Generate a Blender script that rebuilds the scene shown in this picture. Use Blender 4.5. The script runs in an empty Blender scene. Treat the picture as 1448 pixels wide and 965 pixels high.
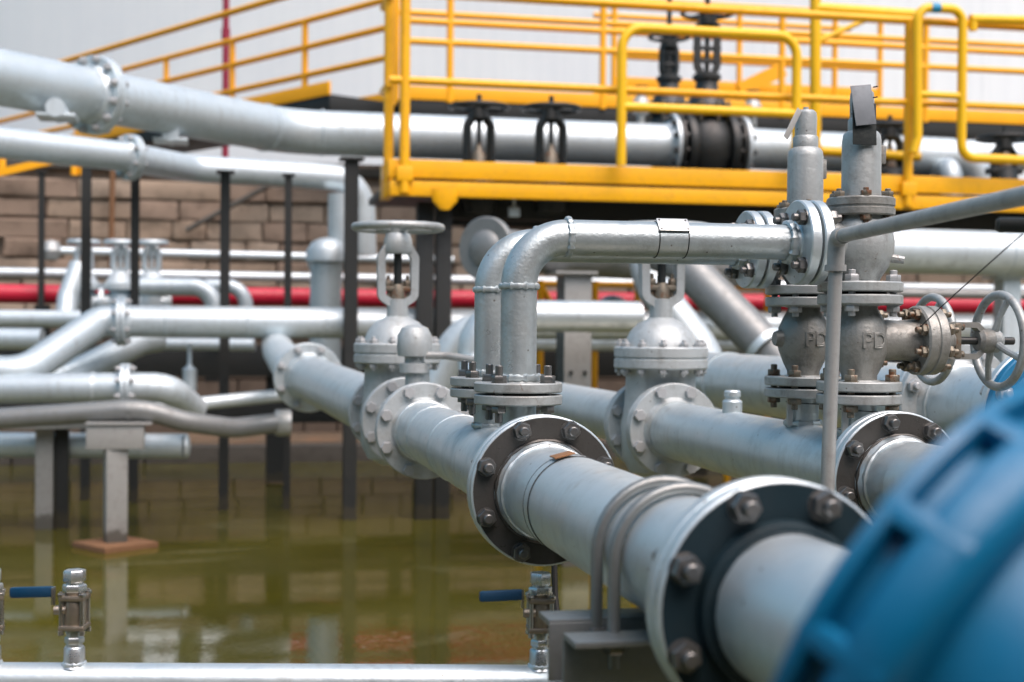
import bpy, bmesh, math, random
from mathutils import Matrix, Vector
random.seed(7)
PI = math.pi
S = bpy.context.scene
COL = S.collection
# ------------------------------------------------------------------ camera
H = 1.33                                   # eye height above the water
F = 50.0 / 36.0 * 1448
YAW, PITCH, ROLL = math.radians(12.0), math.radians(0.58), 0.008
CR = Matrix.Rotation(-YAW, 3, 'Z') @ Matrix.Rotation(PI / 2 - PITCH, 3, 'X') @ Matrix.Rotation(ROLL, 3, 'Z')
CP = Vector((0, 0, H))
cam = bpy.data.cameras.new('camera'); camo = bpy.data.objects.new('camera', cam); COL.objects.link(camo)
camo.matrix_world = Matrix.Translation(CP) @ CR.to_4x4()
cam.lens = 50; cam.sensor_width = 36; cam.clip_start = 0.05; cam.clip_end = 2000
cam.dof.use_dof = True; cam.dof.focus_distance = 2.85; cam.dof.aperture_fstop = 3.5; cam.dof.aperture_blades = 9
S.camera = camo
# ------------------------------------------------------------------ world + sun (bright overcast)
SUN_EL, SUN_AZ = math.radians(60), math.radians(156)     # azimuth clockwise from +Y
w = bpy.data.worlds.new('World'); S.world = w; w.use_nodes = True
nt = w.node_tree; bg = nt.nodes['Background']
sky = nt.nodes.new('ShaderNodeTexSky'); sky.sky_type = 'NISHITA'; sky.sun_disc = False
sky.sun_elevation = SUN_EL; sky.sun_rotation = SUN_AZ
sky.air_density = 1.0; sky.dust_density = 6.0; sky.ozone_density = 1.0; sky.altitude = 0
hsv = nt.nodes.new('ShaderNodeHueSaturation'); hsv.inputs['Saturation'].default_value = 1.55; hsv.inputs['Hue'].default_value = .468
nt.links.new(sky.outputs[0], hsv.inputs['Color']); nt.links.new(hsv.outputs[0], bg.inputs[0])
bg.inputs[1].default_value = 0.09
sun = bpy.data.lights.new('sun', 'SUN'); sun.energy = 1.5; sun.angle = math.radians(60); sun.color = (1, .995, .985)
so = bpy.data.objects.new('sun', sun); COL.objects.link(so)
sd = Vector((math.sin(SUN_AZ) * math.cos(SUN_EL), math.cos(SUN_AZ) * math.cos(SUN_EL), math.sin(SUN_EL)))
so.rotation_euler = sd.to_track_quat('Z', 'Y').to_euler(); so.location = (4, -6, 12)
S.view_settings.view_transform = 'Standard'; S.view_settings.look = 'None'
S.view_settings.exposure = 1.1; S.view_settings.gamma = 1.0; S.view_settings.use_curve_mapping = False

# ------------------------------------------------------------------ projection helpers (pixels of the 1448x965 photo)
def ray(px, py): return CR @ Vector(((px - 724) / F, (482.5 - py) / F, -1))
def W(px, py, d): return CP + ray(px, py) * d                       # camera depth d
def WY(px, py, Y):                                                  # on the plane y = Y
    r = ray(px, py); return CP + r * (Y / r.y)
def proj(p):
    v = CR.transposed() @ (Vector(p) - CP)
    return 724 + F * v.x / -v.z, 482.5 - F * v.y / -v.z, -v.z
def LV(px, z, d):                                                   # column px, depth d, height z (relative to the eye)
    p = W(px, 460, d); p.z = H + z; return p
def LX(px, z, Y): p = WY(px, 460, Y); p.z = H + z; return p
def on_line(x0, z, px):                                             # y on the line x = x0 seen at column px
    a, b = .3, 60.
    for _ in range(60):
        m = (a + b) / 2
        if proj((x0, m, H + z))[0] > px: a = m
        else: b = m
    return a

# ------------------------------------------------------------------ materials
def new_mat(name):
    m = bpy.data.materials.new(name); m.use_nodes = True
    n = m.node_tree.nodes; l = m.node_tree.links
    return m, n, l, n['Principled BSDF']
def ramp(n, l, src, stops):
    r = n.new('ShaderNodeValToRGB'); e = r.color_ramp.elements
    while len(e) < len(stops): e.new(.5)
    for k, (p, c) in enumerate(stops):
        e[k].position = p; e[k].color = (c[0], c[1], c[2], 1) if hasattr(c, '__len__') else (c, c, c, 1)
    l.new(src, r.inputs[0]); return r.outputs[0]
def noise(n, l, scale, detail=4, rough=.6, vec=None, dist=0):
    t = n.new('ShaderNodeTexNoise'); t.inputs['Scale'].default_value = scale; t.inputs['Detail'].default_value = detail
    t.inputs['Roughness'].default_value = rough; t.inputs['Distortion'].default_value = dist
    if vec is not None: l.new(vec, t.inputs['Vector'])
    return t.outputs['Fac']
def mixc(n, l, fac, a, b):
    m = n.new('ShaderNodeMix'); m.data_type = 'RGBA'
    if isinstance(fac, (int, float)): m.inputs[0].default_value = fac
    else: l.new(fac, m.inputs[0])
    for k, v in ((6, a), (7, b)):
        if hasattr(v, '__len__'): m.inputs[k].default_value = (v[0], v[1], v[2], 1)
        else: l.new(v, m.inputs[k])
    return m.outputs[2]
def paint(name, col, metallic=0.0, rough=.4, dirt=.35, rust=0.0, dirtcol=None, bump=.15, scale=9., coat=0, spec=None):
    if not name.startswith('white_clad'): col = tuple(c * .76 for c in col); dirtcol = tuple(c * .76 for c in dirtcol) if dirtcol else None
    m, n, l, b = new_mat(name)
    geo = n.new('ShaderNodeNewGeometry'); P = geo.outputs['Position']
    big = noise(n, l, scale * .35, 5, .65, P, .4)
    mid = noise(n, l, scale * 2.2, 6, .7, P)
    dc = dirtcol or tuple(c * .55 for c in col)
    lite = tuple(min(1, c * 1.1) for c in col)
    base = mixc(n, l, ramp(n, l, big, [(.35, 0), (.68, 1)]), lite, col)
    d = ramp(n, l, mid, [(.5, 0), (.75, dirt)])
    base = mixc(n, l, d, base, dc)
    if name.startswith(('silver', 'worn', 'grimy', 'valve')):
        ms = n.new('ShaderNodeMapping'); ms.inputs['Scale'].default_value = (34, 34, 2.6); l.new(P, ms.inputs[0])
        sm = n.new('ShaderNodeMath'); sm.operation = 'MULTIPLY'
        l.new(ramp(n, l, noise(n, l, 1, 4, .6, ms.outputs[0]), [(.52, 0), (.74, .55)]), sm.inputs[0]); l.new(ramp(n, l, noise(n, l, 3.5, 3, .5, P), [(.42, 0), (.62, 1)]), sm.inputs[1])
        base = mixc(n, l, sm.outputs[0], base, tuple(c * .5 for c in (col[0], col[1] * .93, col[2] * .84)))
        sp_ = n.new('ShaderNodeTexVoronoi'); sp_.inputs['Scale'].default_value = 26; l.new(P, sp_.inputs['Vector'])
        base = mixc(n, l, ramp(n, l, sp_.outputs['Distance'], [(.045, .8), (.075, 0)]), base, (.10, .085, .07))
    if rust > 0:
        rn = noise(n, l, scale * 3.1, 8, .75, P, .8)
        rm = ramp(n, l, rn, [(max(.3, .72 - rust * .25), 0), (max(.36, .80 - rust * .25), 1)])
        base = mixc(n, l, rm, base, (.13, .055, .022))
        met = n.new('ShaderNodeMath'); met.operation = 'MULTIPLY_ADD'
        l.new(rm, met.inputs[0]); met.inputs[1].default_value = -metallic; met.inputs[2].default_value = metallic
        l.new(met.outputs[0], b.inputs['Metallic'])
    else: b.inputs['Metallic'].default_value = metallic
    if name in ('grey_support_paint', 'black_steel'):
        sx_ = n.new('ShaderNodeSeparateXYZ'); l.new(P, sx_.inputs[0]); ad = n.new('ShaderNodeMath'); ad.operation = 'MULTIPLY_ADD'
        l.new(noise(n, l, 14, 5, .7, P), ad.inputs[0]); ad.inputs[1].default_value = -.16; l.new(sx_.outputs['Z'], ad.inputs[2])
        base = mixc(n, l, ramp(n, l, ad.outputs[0], [(-.02, .7), (.03, 0)]), base, (.035, .03, .016))
    l.new(base, b.inputs['Base Color'])
    rr = ramp(n, l, mid, [(.3, max(.05, rough - .08)), (.75, min(1, rough + .18))]); l.new(rr, b.inputs['Roughness'])
    if bump:
        bp = n.new('ShaderNodeBump'); bp.inputs['Strength'].default_value = bump; bp.inputs['Distance'].default_value = .002
        l.new(noise(n, l, 120, 4, .6, P), bp.inputs['Height']); l.new(bp.outputs[0], b.inputs['Normal'])
    b.inputs['Coat Weight'].default_value = coat
    if spec is not None: b.inputs['Specular IOR Level'].default_value = spec
    return m
M = {}
M['silver'] = paint('silver_paint', (.70, .785, .82), .62, .36, .36, .0, (.36, .38, .37), .2, 7.)
M['silver_far'] = paint('silver_paint_far', (.69, .785, .83), .52, .45, .3, .0, bump=0)
M['silver_worn'] = paint('worn_silver_paint', (.47, .505, .505), .35, .42, .7, .42, (.2, .19, .17), .5)
M['silver_grimy'] = paint('grimy_silver_paint', (.34, .345, .325), .4, .42, .8, .36, (.13, .12, .10), .7)
M['silver_run'] = paint('silver_paint_run', (.54, .61, .63), .6, .33, .45, .22, (.27, .27, .25), .5)
M['valve'] = paint('valve_grey_paint', (.52, .57, .585), .3, .42, .6, .3, (.25, .25, .23), .5)
M['shaded_steel'] = paint('flange_shade_tint', (.085, .083, .078), .35, .3, .7, .2, (.035, .034, .032), .3, spec=.35)  # dark surroundings mirrored in the flange fronts, put into the base colour
M['shaded_teal'] = paint('flange_shade_teal', (.015, .032, .042), .1, .4, .5, 0, (.02, .03, .035), .3, spec=.22)  # same painted-in darkness for the nearest flange front and its hub
M['bolt'] = paint('zinc_bolt', (.22, .22, .215), .8, .33, .5, .12, (.2, .2, .19), .3)
M['bolt_paint'] = paint('painted_bolt', (.5, .52, .53), .35, .42, .4, .15, (.25, .25, .24), .3)
M['bolt_rusty'] = paint('grimy_bolt', (.27, .24, .19), .6, .45, .6, .8, (.08, .06, .04), .4)
M['stainless'] = paint('stainless_steel', (.60, .57, .53), .95, .27, .3, 0, (.3, .28, .25), .2)
M['cast_ss'] = paint('cast_stainless', (.42, .37, .31), .85, .4, .5, .1, (.2, .17, .13), .5)
M['zinc'] = paint('zinc_fitting', (.68, .72, .74), .8, .28, .3, 0, (.4, .42, .42), .2)
M['grey_pipe'] = paint('grey_pipe', (.27, .285, .285), .4, .42, .5, .1, (.18, .18, .17), .2)
M['drain'] = paint('drain_pipe_paint', (.42, .43, .42), .3, .4, .5, .28, (.2, .19, .17), .3)
M['rubber'] = paint('gasket_rubber', (.015, .016, .016), 0, .6, .2, 0)
M['black'] = paint('black_paint', (.022, .026, .026), 0, .42, .4, 0, (.045, .045, .04), .2)
M['black_steel'] = paint('black_steel', (.013, .016, .016), 0, .55, .4, .1, (.03, .027, .02), .1)
M['yellow'] = paint('yellow_paint', (1.05, .52, .0), 0, .42, .45, .24, (.62, .28, .01), .1)
M['yellow_far'] = paint('orange_yellow_paint', (1.1, .50, .0), 0, .42, .12, 0, (.65, .25, .01), 0)
M['yellow_gate'] = paint('lemon_yellow_paint', (1.0, .58, .0), 0, .38, .18, 0, (.5, .28, .02), .1)
M['red'] = paint('red_paint', (.62, .012, .045), 0, .4, .2, 0, (.4, .02, .04), 0)
M['maroon'] = paint('maroon_paint', (.30, .012, .05), 0, .45, .2, 0, (.2, .02, .04), 0)
M['blue'] = paint('blue_paint', (.0, .17, .36), 0, .42, .2, 0, (.004, .12, .28), .15)
M['blue_dark'] = paint('dark_blue_cavity_paint', (.006, .032, .055), 0, .55, .4, 0, (.01, .016, .02), .1, spec=.25)
M['blue_grip'] = paint('blue_vinyl_grip', (.003, .045, .11), 0, .42, .2, 0, (.004, .05, .11), .2)
M['support'] = paint('grey_support_paint', (.36, .37, .36), .25, .5, .5, .15, (.2, .19, .17), .1)
M['bracket'] = paint('bracket_steel', (.10, .115, .115), .4, .42, .5, .15, (.05, .055, .05), .3)
M['ubolt'] = paint('u_bolt_steel', (.26, .28, .28), .6, .38, .4, .1, (.12, .12, .12), .2)
M['tag'] = paint('tag_steel', (.24, .265, .29), .3, .45, .5, .03, (.07, .07, .08), .2)
M['tag_dark'] = paint('weathered_tag_steel', (.035, .042, .042), .4, .5, .8, .1, (.10, .11, .10), .4)
M['tag_white'] = paint('white_tag', (.62, .62, .60), .1, .5, .3, .1)
M['tag_rust'] = paint('rusty_tag', (.36, .17, .07), .3, .5, .6, .5, (.12, .08, .05), .4)
M['nameplate'] = paint('nameplate_metal', (.70, .72, .72), .6, .35, .15, 0)
M['plate_rust'] = paint('rusty_plate', (.20, .10, .045), 0, .8, .5, .5, (.15, .08, .04), .4)
M['concrete'] = paint('concrete', (.075, .07, .06), 0, .75, .6, 0, (.035, .033, .028), .5, 4)
M['mortar'] = paint('mortar', (.27, .205, .155), 0, .95, .6, 0, (.08, .07, .05), .4, 3)
M['block_a'] = paint('stone_block_buff', (.32, .245, .18), 0, .92, .7, 0, (.12, .085, .06), .6, 3)
M['block_b'] = paint('stone_block_brown', (.27, .20, .15), 0, .92, .7, 0, (.08, .055, .04), .6, 3)
M['block_c'] = paint('stone_block_pale', (.35, .28, .215), 0, .92, .7, 0, (.15, .115, .085), .6, 3)
M['block_shaded'] = paint('shaded_stone_block', (.10, .075, .055), 0, .85, .7, 0, (.05, .038, .028), .6, 3)  # shade behind the far pipes put into the block colour
M['cladding'] = paint('white_cladding', (.86, .915, .94), 0, .6, .15, 0, (.80, .87, .90), 0, .5)
M['blocker_dark'] = paint('dark_green_grey_blocker', (.06, .065, .062), 0, .6, .4, 0, (.04, .04, .04), 0, 1.)  # for the unseen light blocker behind the camera
M['tape'] = paint('blue_tape', (.01, .28, .5), 0, .4, .1)

def water_mat():
    m, n, l, b = new_mat('murky_water')
    geo = n.new('ShaderNodeNewGeometry'); P = geo.outputs['Position']
    c = mixc(n, l, ramp(n, l, noise(n, l, .9, 5, .6, P, .6), [(.35, 0), (.7, 1)]), (.058, .053, .004), (.092, .084, .010))
    c = mixc(n, l, ramp(n, l, noise(n, l, 1.7, 6, .7, P, 1.), [(.60, 0), (.74, .75)]), c, (.12, .065, .01))
    mr = n.new('ShaderNodeMapping'); mr.inputs['Scale'].default_value = (.5, 1, 1); l.new(P, mr.inputs[0])
    scum = n.new('ShaderNodeMath'); scum.operation = 'MULTIPLY'
    l.new(ramp(n, l, noise(n, l, .85, 5, .62, mr.outputs[0], 1.2), [(.58, 0), (.70, .8)]), scum.inputs[0]); l.new(ramp(n, l, noise(n, l, 22, 5, .7, P), [(.38, .25), (.62, 1)]), scum.inputs[1])
    c = mixc(n, l, scum.outputs[0], c, (.19, .18, .09))
    rg = n.new('ShaderNodeMath'); rg.operation = 'MULTIPLY_ADD'; l.new(scum.outputs[0], rg.inputs[0]); rg.inputs[1].default_value = .26; rg.inputs[2].default_value = .025; l.new(rg.outputs[0], b.inputs['Roughness'])
    l.new(c, b.inputs['Base Color']); b.inputs['IOR'].default_value = 1.8
    mp = n.new('ShaderNodeMapping'); mp.inputs['Scale'].default_value = (1, .45, 1); l.new(P, mp.inputs[0])
    bp = n.new('ShaderNodeBump'); bp.inputs['Strength'].default_value = .12; bp.inputs['Distance'].default_value = .005
    mq = n.new('ShaderNodeMapping'); mq.inputs['Scale'].default_value = (.22, 1, 1); l.new(P, mq.inputs[0])
    b0 = n.new('ShaderNodeBump'); b0.inputs['Strength'].default_value = 1; b0.inputs['Distance'].default_value = .018
    l.new(noise(n, l, .7, 2, .4, mq.outputs[0], .2), b0.inputs['Height']); l.new(b0.outputs[0], bp.inputs['Normal'])
    l.new(noise(n, l, 9, 3, .55, mp.outputs[0], .3), bp.inputs['Height'])
    b2 = n.new('ShaderNodeBump'); b2.inputs['Strength'].default_value = .25; b2.inputs['Distance'].default_value = .0016
    l.new(noise(n, l, 48, 3, .6, mp.outputs[0]), b2.inputs['Height']); l.new(bp.outputs[0], b2.inputs['Normal'])
    l.new(b2.outputs[0], b.inputs['Normal']); return m
M['water'] = water_mat()
def ground_mat():
    m, n, l, b = new_mat('brown_ground')
    geo = n.new('ShaderNodeNewGeometry'); P = geo.outputs['Position']
    c = mixc(n, l, ramp(n, l, noise(n, l, .8, 8, .7, P), [(.35, 0), (.65, 1)]), (.07, .052, .034), (.15, .10, .06))
    c = mixc(n, l, ramp(n, l, noise(n, l, 2.6, 8, .7, P, .5), [(.55, 0), (.7, .8)]), c, (.20, .085, .032))
    l.new(c, b.inputs['Base Color']); b.inputs['Roughness'].default_value = .95
    bp = n.new('ShaderNodeBump'); bp.inputs['Strength'].default_value = .6; bp.inputs['Distance'].default_value = .03
    l.new(noise(n, l, 7, 8, .7, P), bp.inputs['Height']); l.new(bp.outputs[0], b.inputs['Normal']); return m
M['ground'] = ground_mat()

# ------------------------------------------------------------------ object helpers
MW = {}
def tag(o, label=None, cat=None, group=None, kind=None):
    if label: o['label'] = label
    if cat: o['category'] = cat
    if group: o['group'] = group
    if kind: o['kind'] = kind
    return o
def thing(name, label, cat, loc, group=None, R=None):
    o = bpy.data.objects.new(name, None); COL.objects.link(o); o.empty_display_size = .05
    m = Matrix.Translation(Vector(loc))
    if R is not None: m = m @ R
    o.matrix_basis = m; MW[o] = m
    return tag(o, label, cat, group, 'thing')
def finish(bm, smooth=35):
    bmesh.ops.recalc_face_normals(bm, faces=bm.faces[:])
    me = bpy.data.meshes.new('m'); bm.to_mesh(me); bm.free()
    if smooth:
        me.polygons.foreach_set('use_smooth', [True] * len(me.polygons)); me.set_sharp_from_angle(angle=math.radians(smooth))
    return me
def add(name, geom, mat, parent=None, mw=None, local=True, smooth=35):
    """geom: bmesh (coordinates in parent space unless mw given) or mesh. mw = matrix in the thing's space."""
    me = finish(geom, smooth) if isinstance(geom, bmesh.types.BMesh) else geom
    me.name = name
    if not me.materials: me.materials.append(M[mat])
    o = bpy.data.objects.new(name, me); COL.objects.link(o)
    if parent is not None: o.parent = parent
    if mw is not None: o.matrix_basis = mw
    MW[o] = (MW[parent] if parent is not None else Matrix()) @ o.matrix_basis
    return o
CACHE = {}
def cached(key, fn, mat):
    k = (key, mat)
    if k not in CACHE:
        me = finish(fn()); me.materials.append(M[mat]); CACHE[k] = me
    return CACHE[k]
def frame(p, d, up=None):
    d = Vector(d).normalized(); q = d.to_track_quat('Z', 'Y').to_matrix().to_4x4()
    return Matrix.Translation(Vector(p)) @ q
def lathe(prof, n=32, bm=None, mw=None, sx=1, sy=1, closed=False, wob=0):
    bm = bm or bmesh.new(); mw = mw or Matrix(); rings = []
    for r, z in prof:
        if r <= 1e-6: rings.append([bm.verts.new(mw @ Vector((0, 0, z)))])
        else: rings.append([bm.verts.new(mw @ Vector((r * (1 + wob * random.uniform(-1, 1)) * sx * math.cos(2 * PI * k / n), r * sy * math.sin(2 * PI * k / n), z))) for k in range(n)])
    pairs = list(zip(rings, rings[1:])) + ([(rings[-1], rings[0])] if closed else [])
    for a, b in pairs:
        for k in range(n):
            j = (k + 1) % n
            if len(a) == 1 and len(b) == 1: continue
            if len(a) == 1: bm.faces.new((a[0], b[k], b[j]))
            elif len(b) == 1: bm.faces.new((a[k], a[j], b[0]))
            else: bm.faces.new((a[k], a[j], b[j], b[k]))
    return bm
def box(c, s, bm=None, bev=0.0, R=None):
    own = bmesh.new(); bmesh.ops.create_cube(own, size=1)
    bmesh.ops.scale(own, vec=Vector(s), verts=own.verts[:])
    if bev: bmesh.ops.bevel(own, geom=own.edges[:], offset=bev, segments=2, affect='EDGES', profile=.6)
    m = Matrix.Translation(Vector(c)) @ (R if R is not None else Matrix())
    own.transform(m)
    if bm is None: return own
    me = bpy.data.meshes.new('t'); own.to_mesh(me); own.free(); bm.from_mesh(me); bpy.data.meshes.remove(me); return bm
def fillet(pts, rad, steps=8):
    pts = [Vector(p) for p in pts]; out = [pts[0]]
    for a, b, c in zip(pts, pts[1:], pts[2:]):
        u = (a - b); v = (c - b); lu, lv = u.length, v.length; u.normalize(); v.normalize()
        ang = u.angle(v); t = min(rad / math.tan(ang / 2) if ang > .01 else 0, lu * .49, lv * .49)
        if PI - ang < .02: out.append(b); continue
        r = t * math.tan(ang / 2); p0, p1 = b + u * t, b + v * t
        cen = b + (u + v).normalized() * (r / math.sin(ang / 2))
        e0 = p0 - cen; e1 = p1 - cen; tot = e0.angle(e1); ax = e0.cross(e1).normalized()
        for k in range(steps + 1): out.append(cen + Matrix.Rotation(tot * k / steps, 3, ax) @ e0)
    out.append(pts[-1]); return out
def tube(pts, r, n=24, bm=None, caps=True, sq=None):
    """sweep; r number or list"""
    bm = bm or bmesh.new(); pts = [Vector(p) for p in pts]; q = []
    for p in pts:
        if not q or (p - q[-1]).length > 1e-6: q.append(p)
    pts = q; rs = r if hasattr(r, '__len__') else [r] * len(pts)
    T = [(pts[min(i + 1, len(pts) - 1)] - pts[max(i - 1, 0)]).normalized() for i in range(len(pts))]
    N = T[0].orthogonal().normalized(); rings = []
    if abs(T[0].z) < .9: N = (Vector((0, 0, 1)) - T[0] * T[0].z).normalized()
    for i, p in enumerate(pts):
        if i: N = T[i - 1].rotation_difference(T[i]) @ N
        N = (N - T[i] * N.dot(T[i])).normalized(); B = T[i].cross(N)
        if sq: rings.append([bm.verts.new(p + N * a * sq[0] + B * b * sq[1]) for a, b in ((1, 1), (1, -1), (-1, -1), (-1, 1))])
        else: rings.append([bm.verts.new(p + (N * math.cos(2 * PI * k / n) + B * math.sin(2 * PI * k / n)) * rs[i]) for k in range(n)])
    nn = 4 if sq else n
    for a, b in zip(rings, rings[1:]):
        for k in range(nn): j = (k + 1) % nn; bm.faces.new((a[k], a[j], b[j], b[k]))
    if caps: bm.faces.new(rings[0][::-1]); bm.faces.new(rings[-1])
    return bm
def torus(R, r, n=48, m=12, bm=None, mw=None):
    return lathe([(R + r * math.cos(2 * PI * k / m), r * math.sin(2 * PI * k / m)) for k in range(m)], n, bm, mw, closed=True)
def hexp(r, z0, z1, bm=None, mw=None, rot=0):
    bm = bm or bmesh.new(); mw = (mw or Matrix()) @ Matrix.Rotation(rot, 4, 'Z'); c = r * .1
    ch = [(r * .92, z0), (r, z0 + c), (r, z1 - c), (r * .92, z1)]
    return lathe([(0, z0)] + ch + [(0, z1)], 6, bm, mw)
def stud(L, d, out, head=False):
    """fastener along z centred on 0 through a grip L, nuts on both sides, rod sticking out"""
    def fn():
        bm = bmesh.new(); nh = d * .95; nr = d * .98
        for s in (1, -1):
            mm = Matrix() if s > 0 else Matrix.Rotation(PI, 4, 'X')
            lathe([(0, L / 2), (nr * 1.04, L / 2), (nr * 1.04, L / 2 + d * .12), (0, L / 2 + d * .12)], 16, bm, mm)
            hexp(nr, L / 2 + d * .12, L / 2 + nh, bm, mm, .3)
            if not (head and s > 0):
                lathe([(d * .5, L / 2 + nh * .9), (d * .5, L / 2 + nh + out - d * .1), (d * .4, L / 2 + nh + out), (0, L / 2 + nh + out)], 14, bm, mm)
        lathe([(d * .48, -L / 2), (d * .48, L / 2)], 12, bm)
        return bm
    return fn
def flange_mesh(r0, ro, t, hub, hr=None):
    hr = hr or r0 * 1.13; c = min(.003, t * .12)
    def fn():
        p = [(r0 * .96, 0), (ro - c, 0), (ro, c), (ro, t - c), (ro - c, t), (hr + c, t), (hr, t + c)]
        p += [(hr * .99, t + hub * .45), (r0 * 1.045, t + hub), (r0 * 1.03, t + hub + .004), (r0 * .96, t + hub + .004)] if hub else [(r0 * .96, t + c)]
        return lathe(p, 56, closed=True)
    return fn
def flange_pair(pa, pb, p, d, r0, ro, t, nb, bc, bd, mats=('silver', 'silver'), bolt='bolt', gap=.004, hubs=(.02, .02), phase=None, out=.014, head=False, gasket='rubber', face=None):
    """axis d; flange on +d side is child of pa, on -d side of pb; bolts hang on pa's flange. p in world."""
    mw = frame(p, d); phase = PI / nb if phase is None else phase
    def put(parent, name, me, m): return add(name, me, None, parent, MW[parent].inverted() @ m)
    fa = put(pa, 'flange', cached(('fl', r0, ro, t, hubs[0]), flange_mesh(r0, ro, t, hubs[0]), mats[0]), mw @ Matrix.Translation((0, 0, gap / 2)))
    flip = Matrix.Rotation(PI, 4, 'X')
    fb = put(pb, 'flange', cached(('fl', r0, ro, t, hubs[1]), flange_mesh(r0, ro, t, hubs[1]), mats[1]), mw @ flip @ Matrix.Translation((0, 0, gap / 2)))
    if face: put(fa, 'flange_face', cached(('ff', r0, ro, t), lambda: lathe([(r0 * (1.1 if hubs[0] else 1.001), t - .002), (ro - .004, t - .002), (ro - .004, t + .0012), (r0 * (1.1 if hubs[0] else 1.001), t + .0012)], 64, closed=True), face), mw @ Matrix.Translation((0, 0, gap / 2)))  # thin disc whose dark colour stands in for shade on the front
    rg = bc - bd * .9
    put(fa, 'gasket', cached(('gk', r0, rg, gap), lambda: lathe([(r0 * .9, -gap / 2), (rg, -gap / 2), (rg, gap / 2), (r0 * .9, gap / 2)], 40, closed=True), gasket), mw)
    L = 2 * t + gap
    me = cached(('st', L, bd, out, head), stud(L, bd, out, head), bolt)
    for k in range(nb):
        a = phase + 2 * PI * k / nb
        put(fa, 'bolt', me, mw @ Matrix.Translation((bc * math.cos(a), bc * math.sin(a), 0)) @ Matrix.Rotation(random.uniform(0, 1), 4, 'Z'))
    return fa, fb
def weld(parent, p, d, r, w=.006, mat='silver', n=40):
    def fn():
        bm = bmesh.new(); ring = []
        for k in range(n):
            a = 2 * PI * k / n; s = 1 + .25 * math.sin(k * 2.4) + random.uniform(-.15, .15)
            ring.append([bm.verts.new(((r + w * .75 * s * math.cos(b)) * math.cos(a), (r + w * .75 * s * math.cos(b)) * math.sin(a), w * s * math.sin(b))) for b in [2 * PI * q / 8 for q in range(8)]])
        for k in range(n):
            a, b = ring[k], ring[(k + 1) % n]
            for q in range(8): bm.faces.new((a[q], a[(q + 1) % 8], b[(q + 1) % 8], b[q]))
        return bm
    return add('weld_bead', cached(('wd', r, w), fn, mat), None, parent, MW[parent].inverted() @ frame(p, d))
def inl(parent, p): return MW[parent].inverted() @ Vector(p)
def ptube(parent, name, pts, r, mat, rad=0, n=24, steps=8, **kw):
    pts = [inl(parent, p) for p in pts]
    if rad: pts = fillet(pts, rad, steps)
    return add(name, tube(pts, r, n, **kw), mat, parent)
def handwheel(parent, mw, R, r, mat, spokes=4, hub=.03, dish=.0, hubh=.03, n=48):
    """mw in parent's space, axis z"""
    hw = add('handwheel', cached(('hw', R, r, n), lambda: torus(R, r, n, 12), mat), None, parent, mw)
    for k in range(spokes):
        a = 2 * PI * k / spokes + .4; ca, sa = math.cos(a), math.sin(a)
        add('spoke', cached(('spk', R, r, hub, dish), lambda: tube([(hub * .6, 0, -dish), ((hub + R) * .45, 0, -dish * .8), (R, 0, 0)], [r * .95, r * .72, r * .75], 10), mat), None, hw, Matrix.Rotation(a, 4, 'Z'))
    add('hub', cached(('hub', hub, dish, hubh), lambda: lathe([(0, -dish - hubh), (hub * .9, -dish - hubh), (hub, -dish - hubh * .6), (hub, -dish + hubh * .5), (hub * .7, -dish + hubh), (0, -dish + hubh)], 20), mat), None, hw)
    return hw

# ================================================================== SETTING
ZW = -H                                                   # water level relative to the eye
def sheet(name, x0, x1, y0, y1, z, mat):
    bm = bmesh.new(); v = [bm.verts.new(p) for p in ((x0, y0, z), (x1, y0, z), (x1, y1, z), (x0, y1, z))]; bm.faces.new(v)
    o = add(name, bm, mat, smooth=0); o['kind'] = 'structure'; return o
sheet('ground', -600, 600, -600, 600, -.12, 'ground')
sheet('water', -14, 24, -12, 13.9, 0.0, 'water')
YK = 13.9
bank = add('bank', box((5, YK + 4, .0), (60, 7.4, .34), bev=.02), 'ground'); bank['kind'] = 'structure'
kerb = thing('concrete_kerb', 'low dark concrete kerb just above the water along the far edge of the murky pool', 'kerb', (0, YK + .15, 0))
for k in range(-8, 16):
    add('kerb_stone', cached('kerb', lambda: box((0, 0, 0), (1.185, .28, .5), bev=.012), 'concrete'), None, kerb, Matrix.Translation((k * 1.2, random.uniform(-.008, .008), -.09)))
# ---- unseen dark block added behind the camera to darken camera-facing surfaces and undersides
ph = thing('light_blocker', 'unseen dark block added behind the camera to shade the pipes', 'light blocker', (2, -6.5, 0)); ph['kind'] = 'structure'
for k in range(20): add('blocker_panel', cached('blocker_mesh', lambda: box((0, 0, 2.4), (1.18, .06, 4.9), bev=.01), 'blocker_dark'), None, ph, Matrix.Translation((-11.4 + k * 1.2, 2.5, 0)))
add('wall', box((0, 0, 2.4), (24, 4.9, 4.8)), 'blocker_dark', ph, smooth=0)  # core box of the added light blocker
add('roof', box((0, 0.2, 4.95), (24.6, 5.8, .22), bev=.03), 'blocker_dark', ph)  # top slab of the added light blocker
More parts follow.
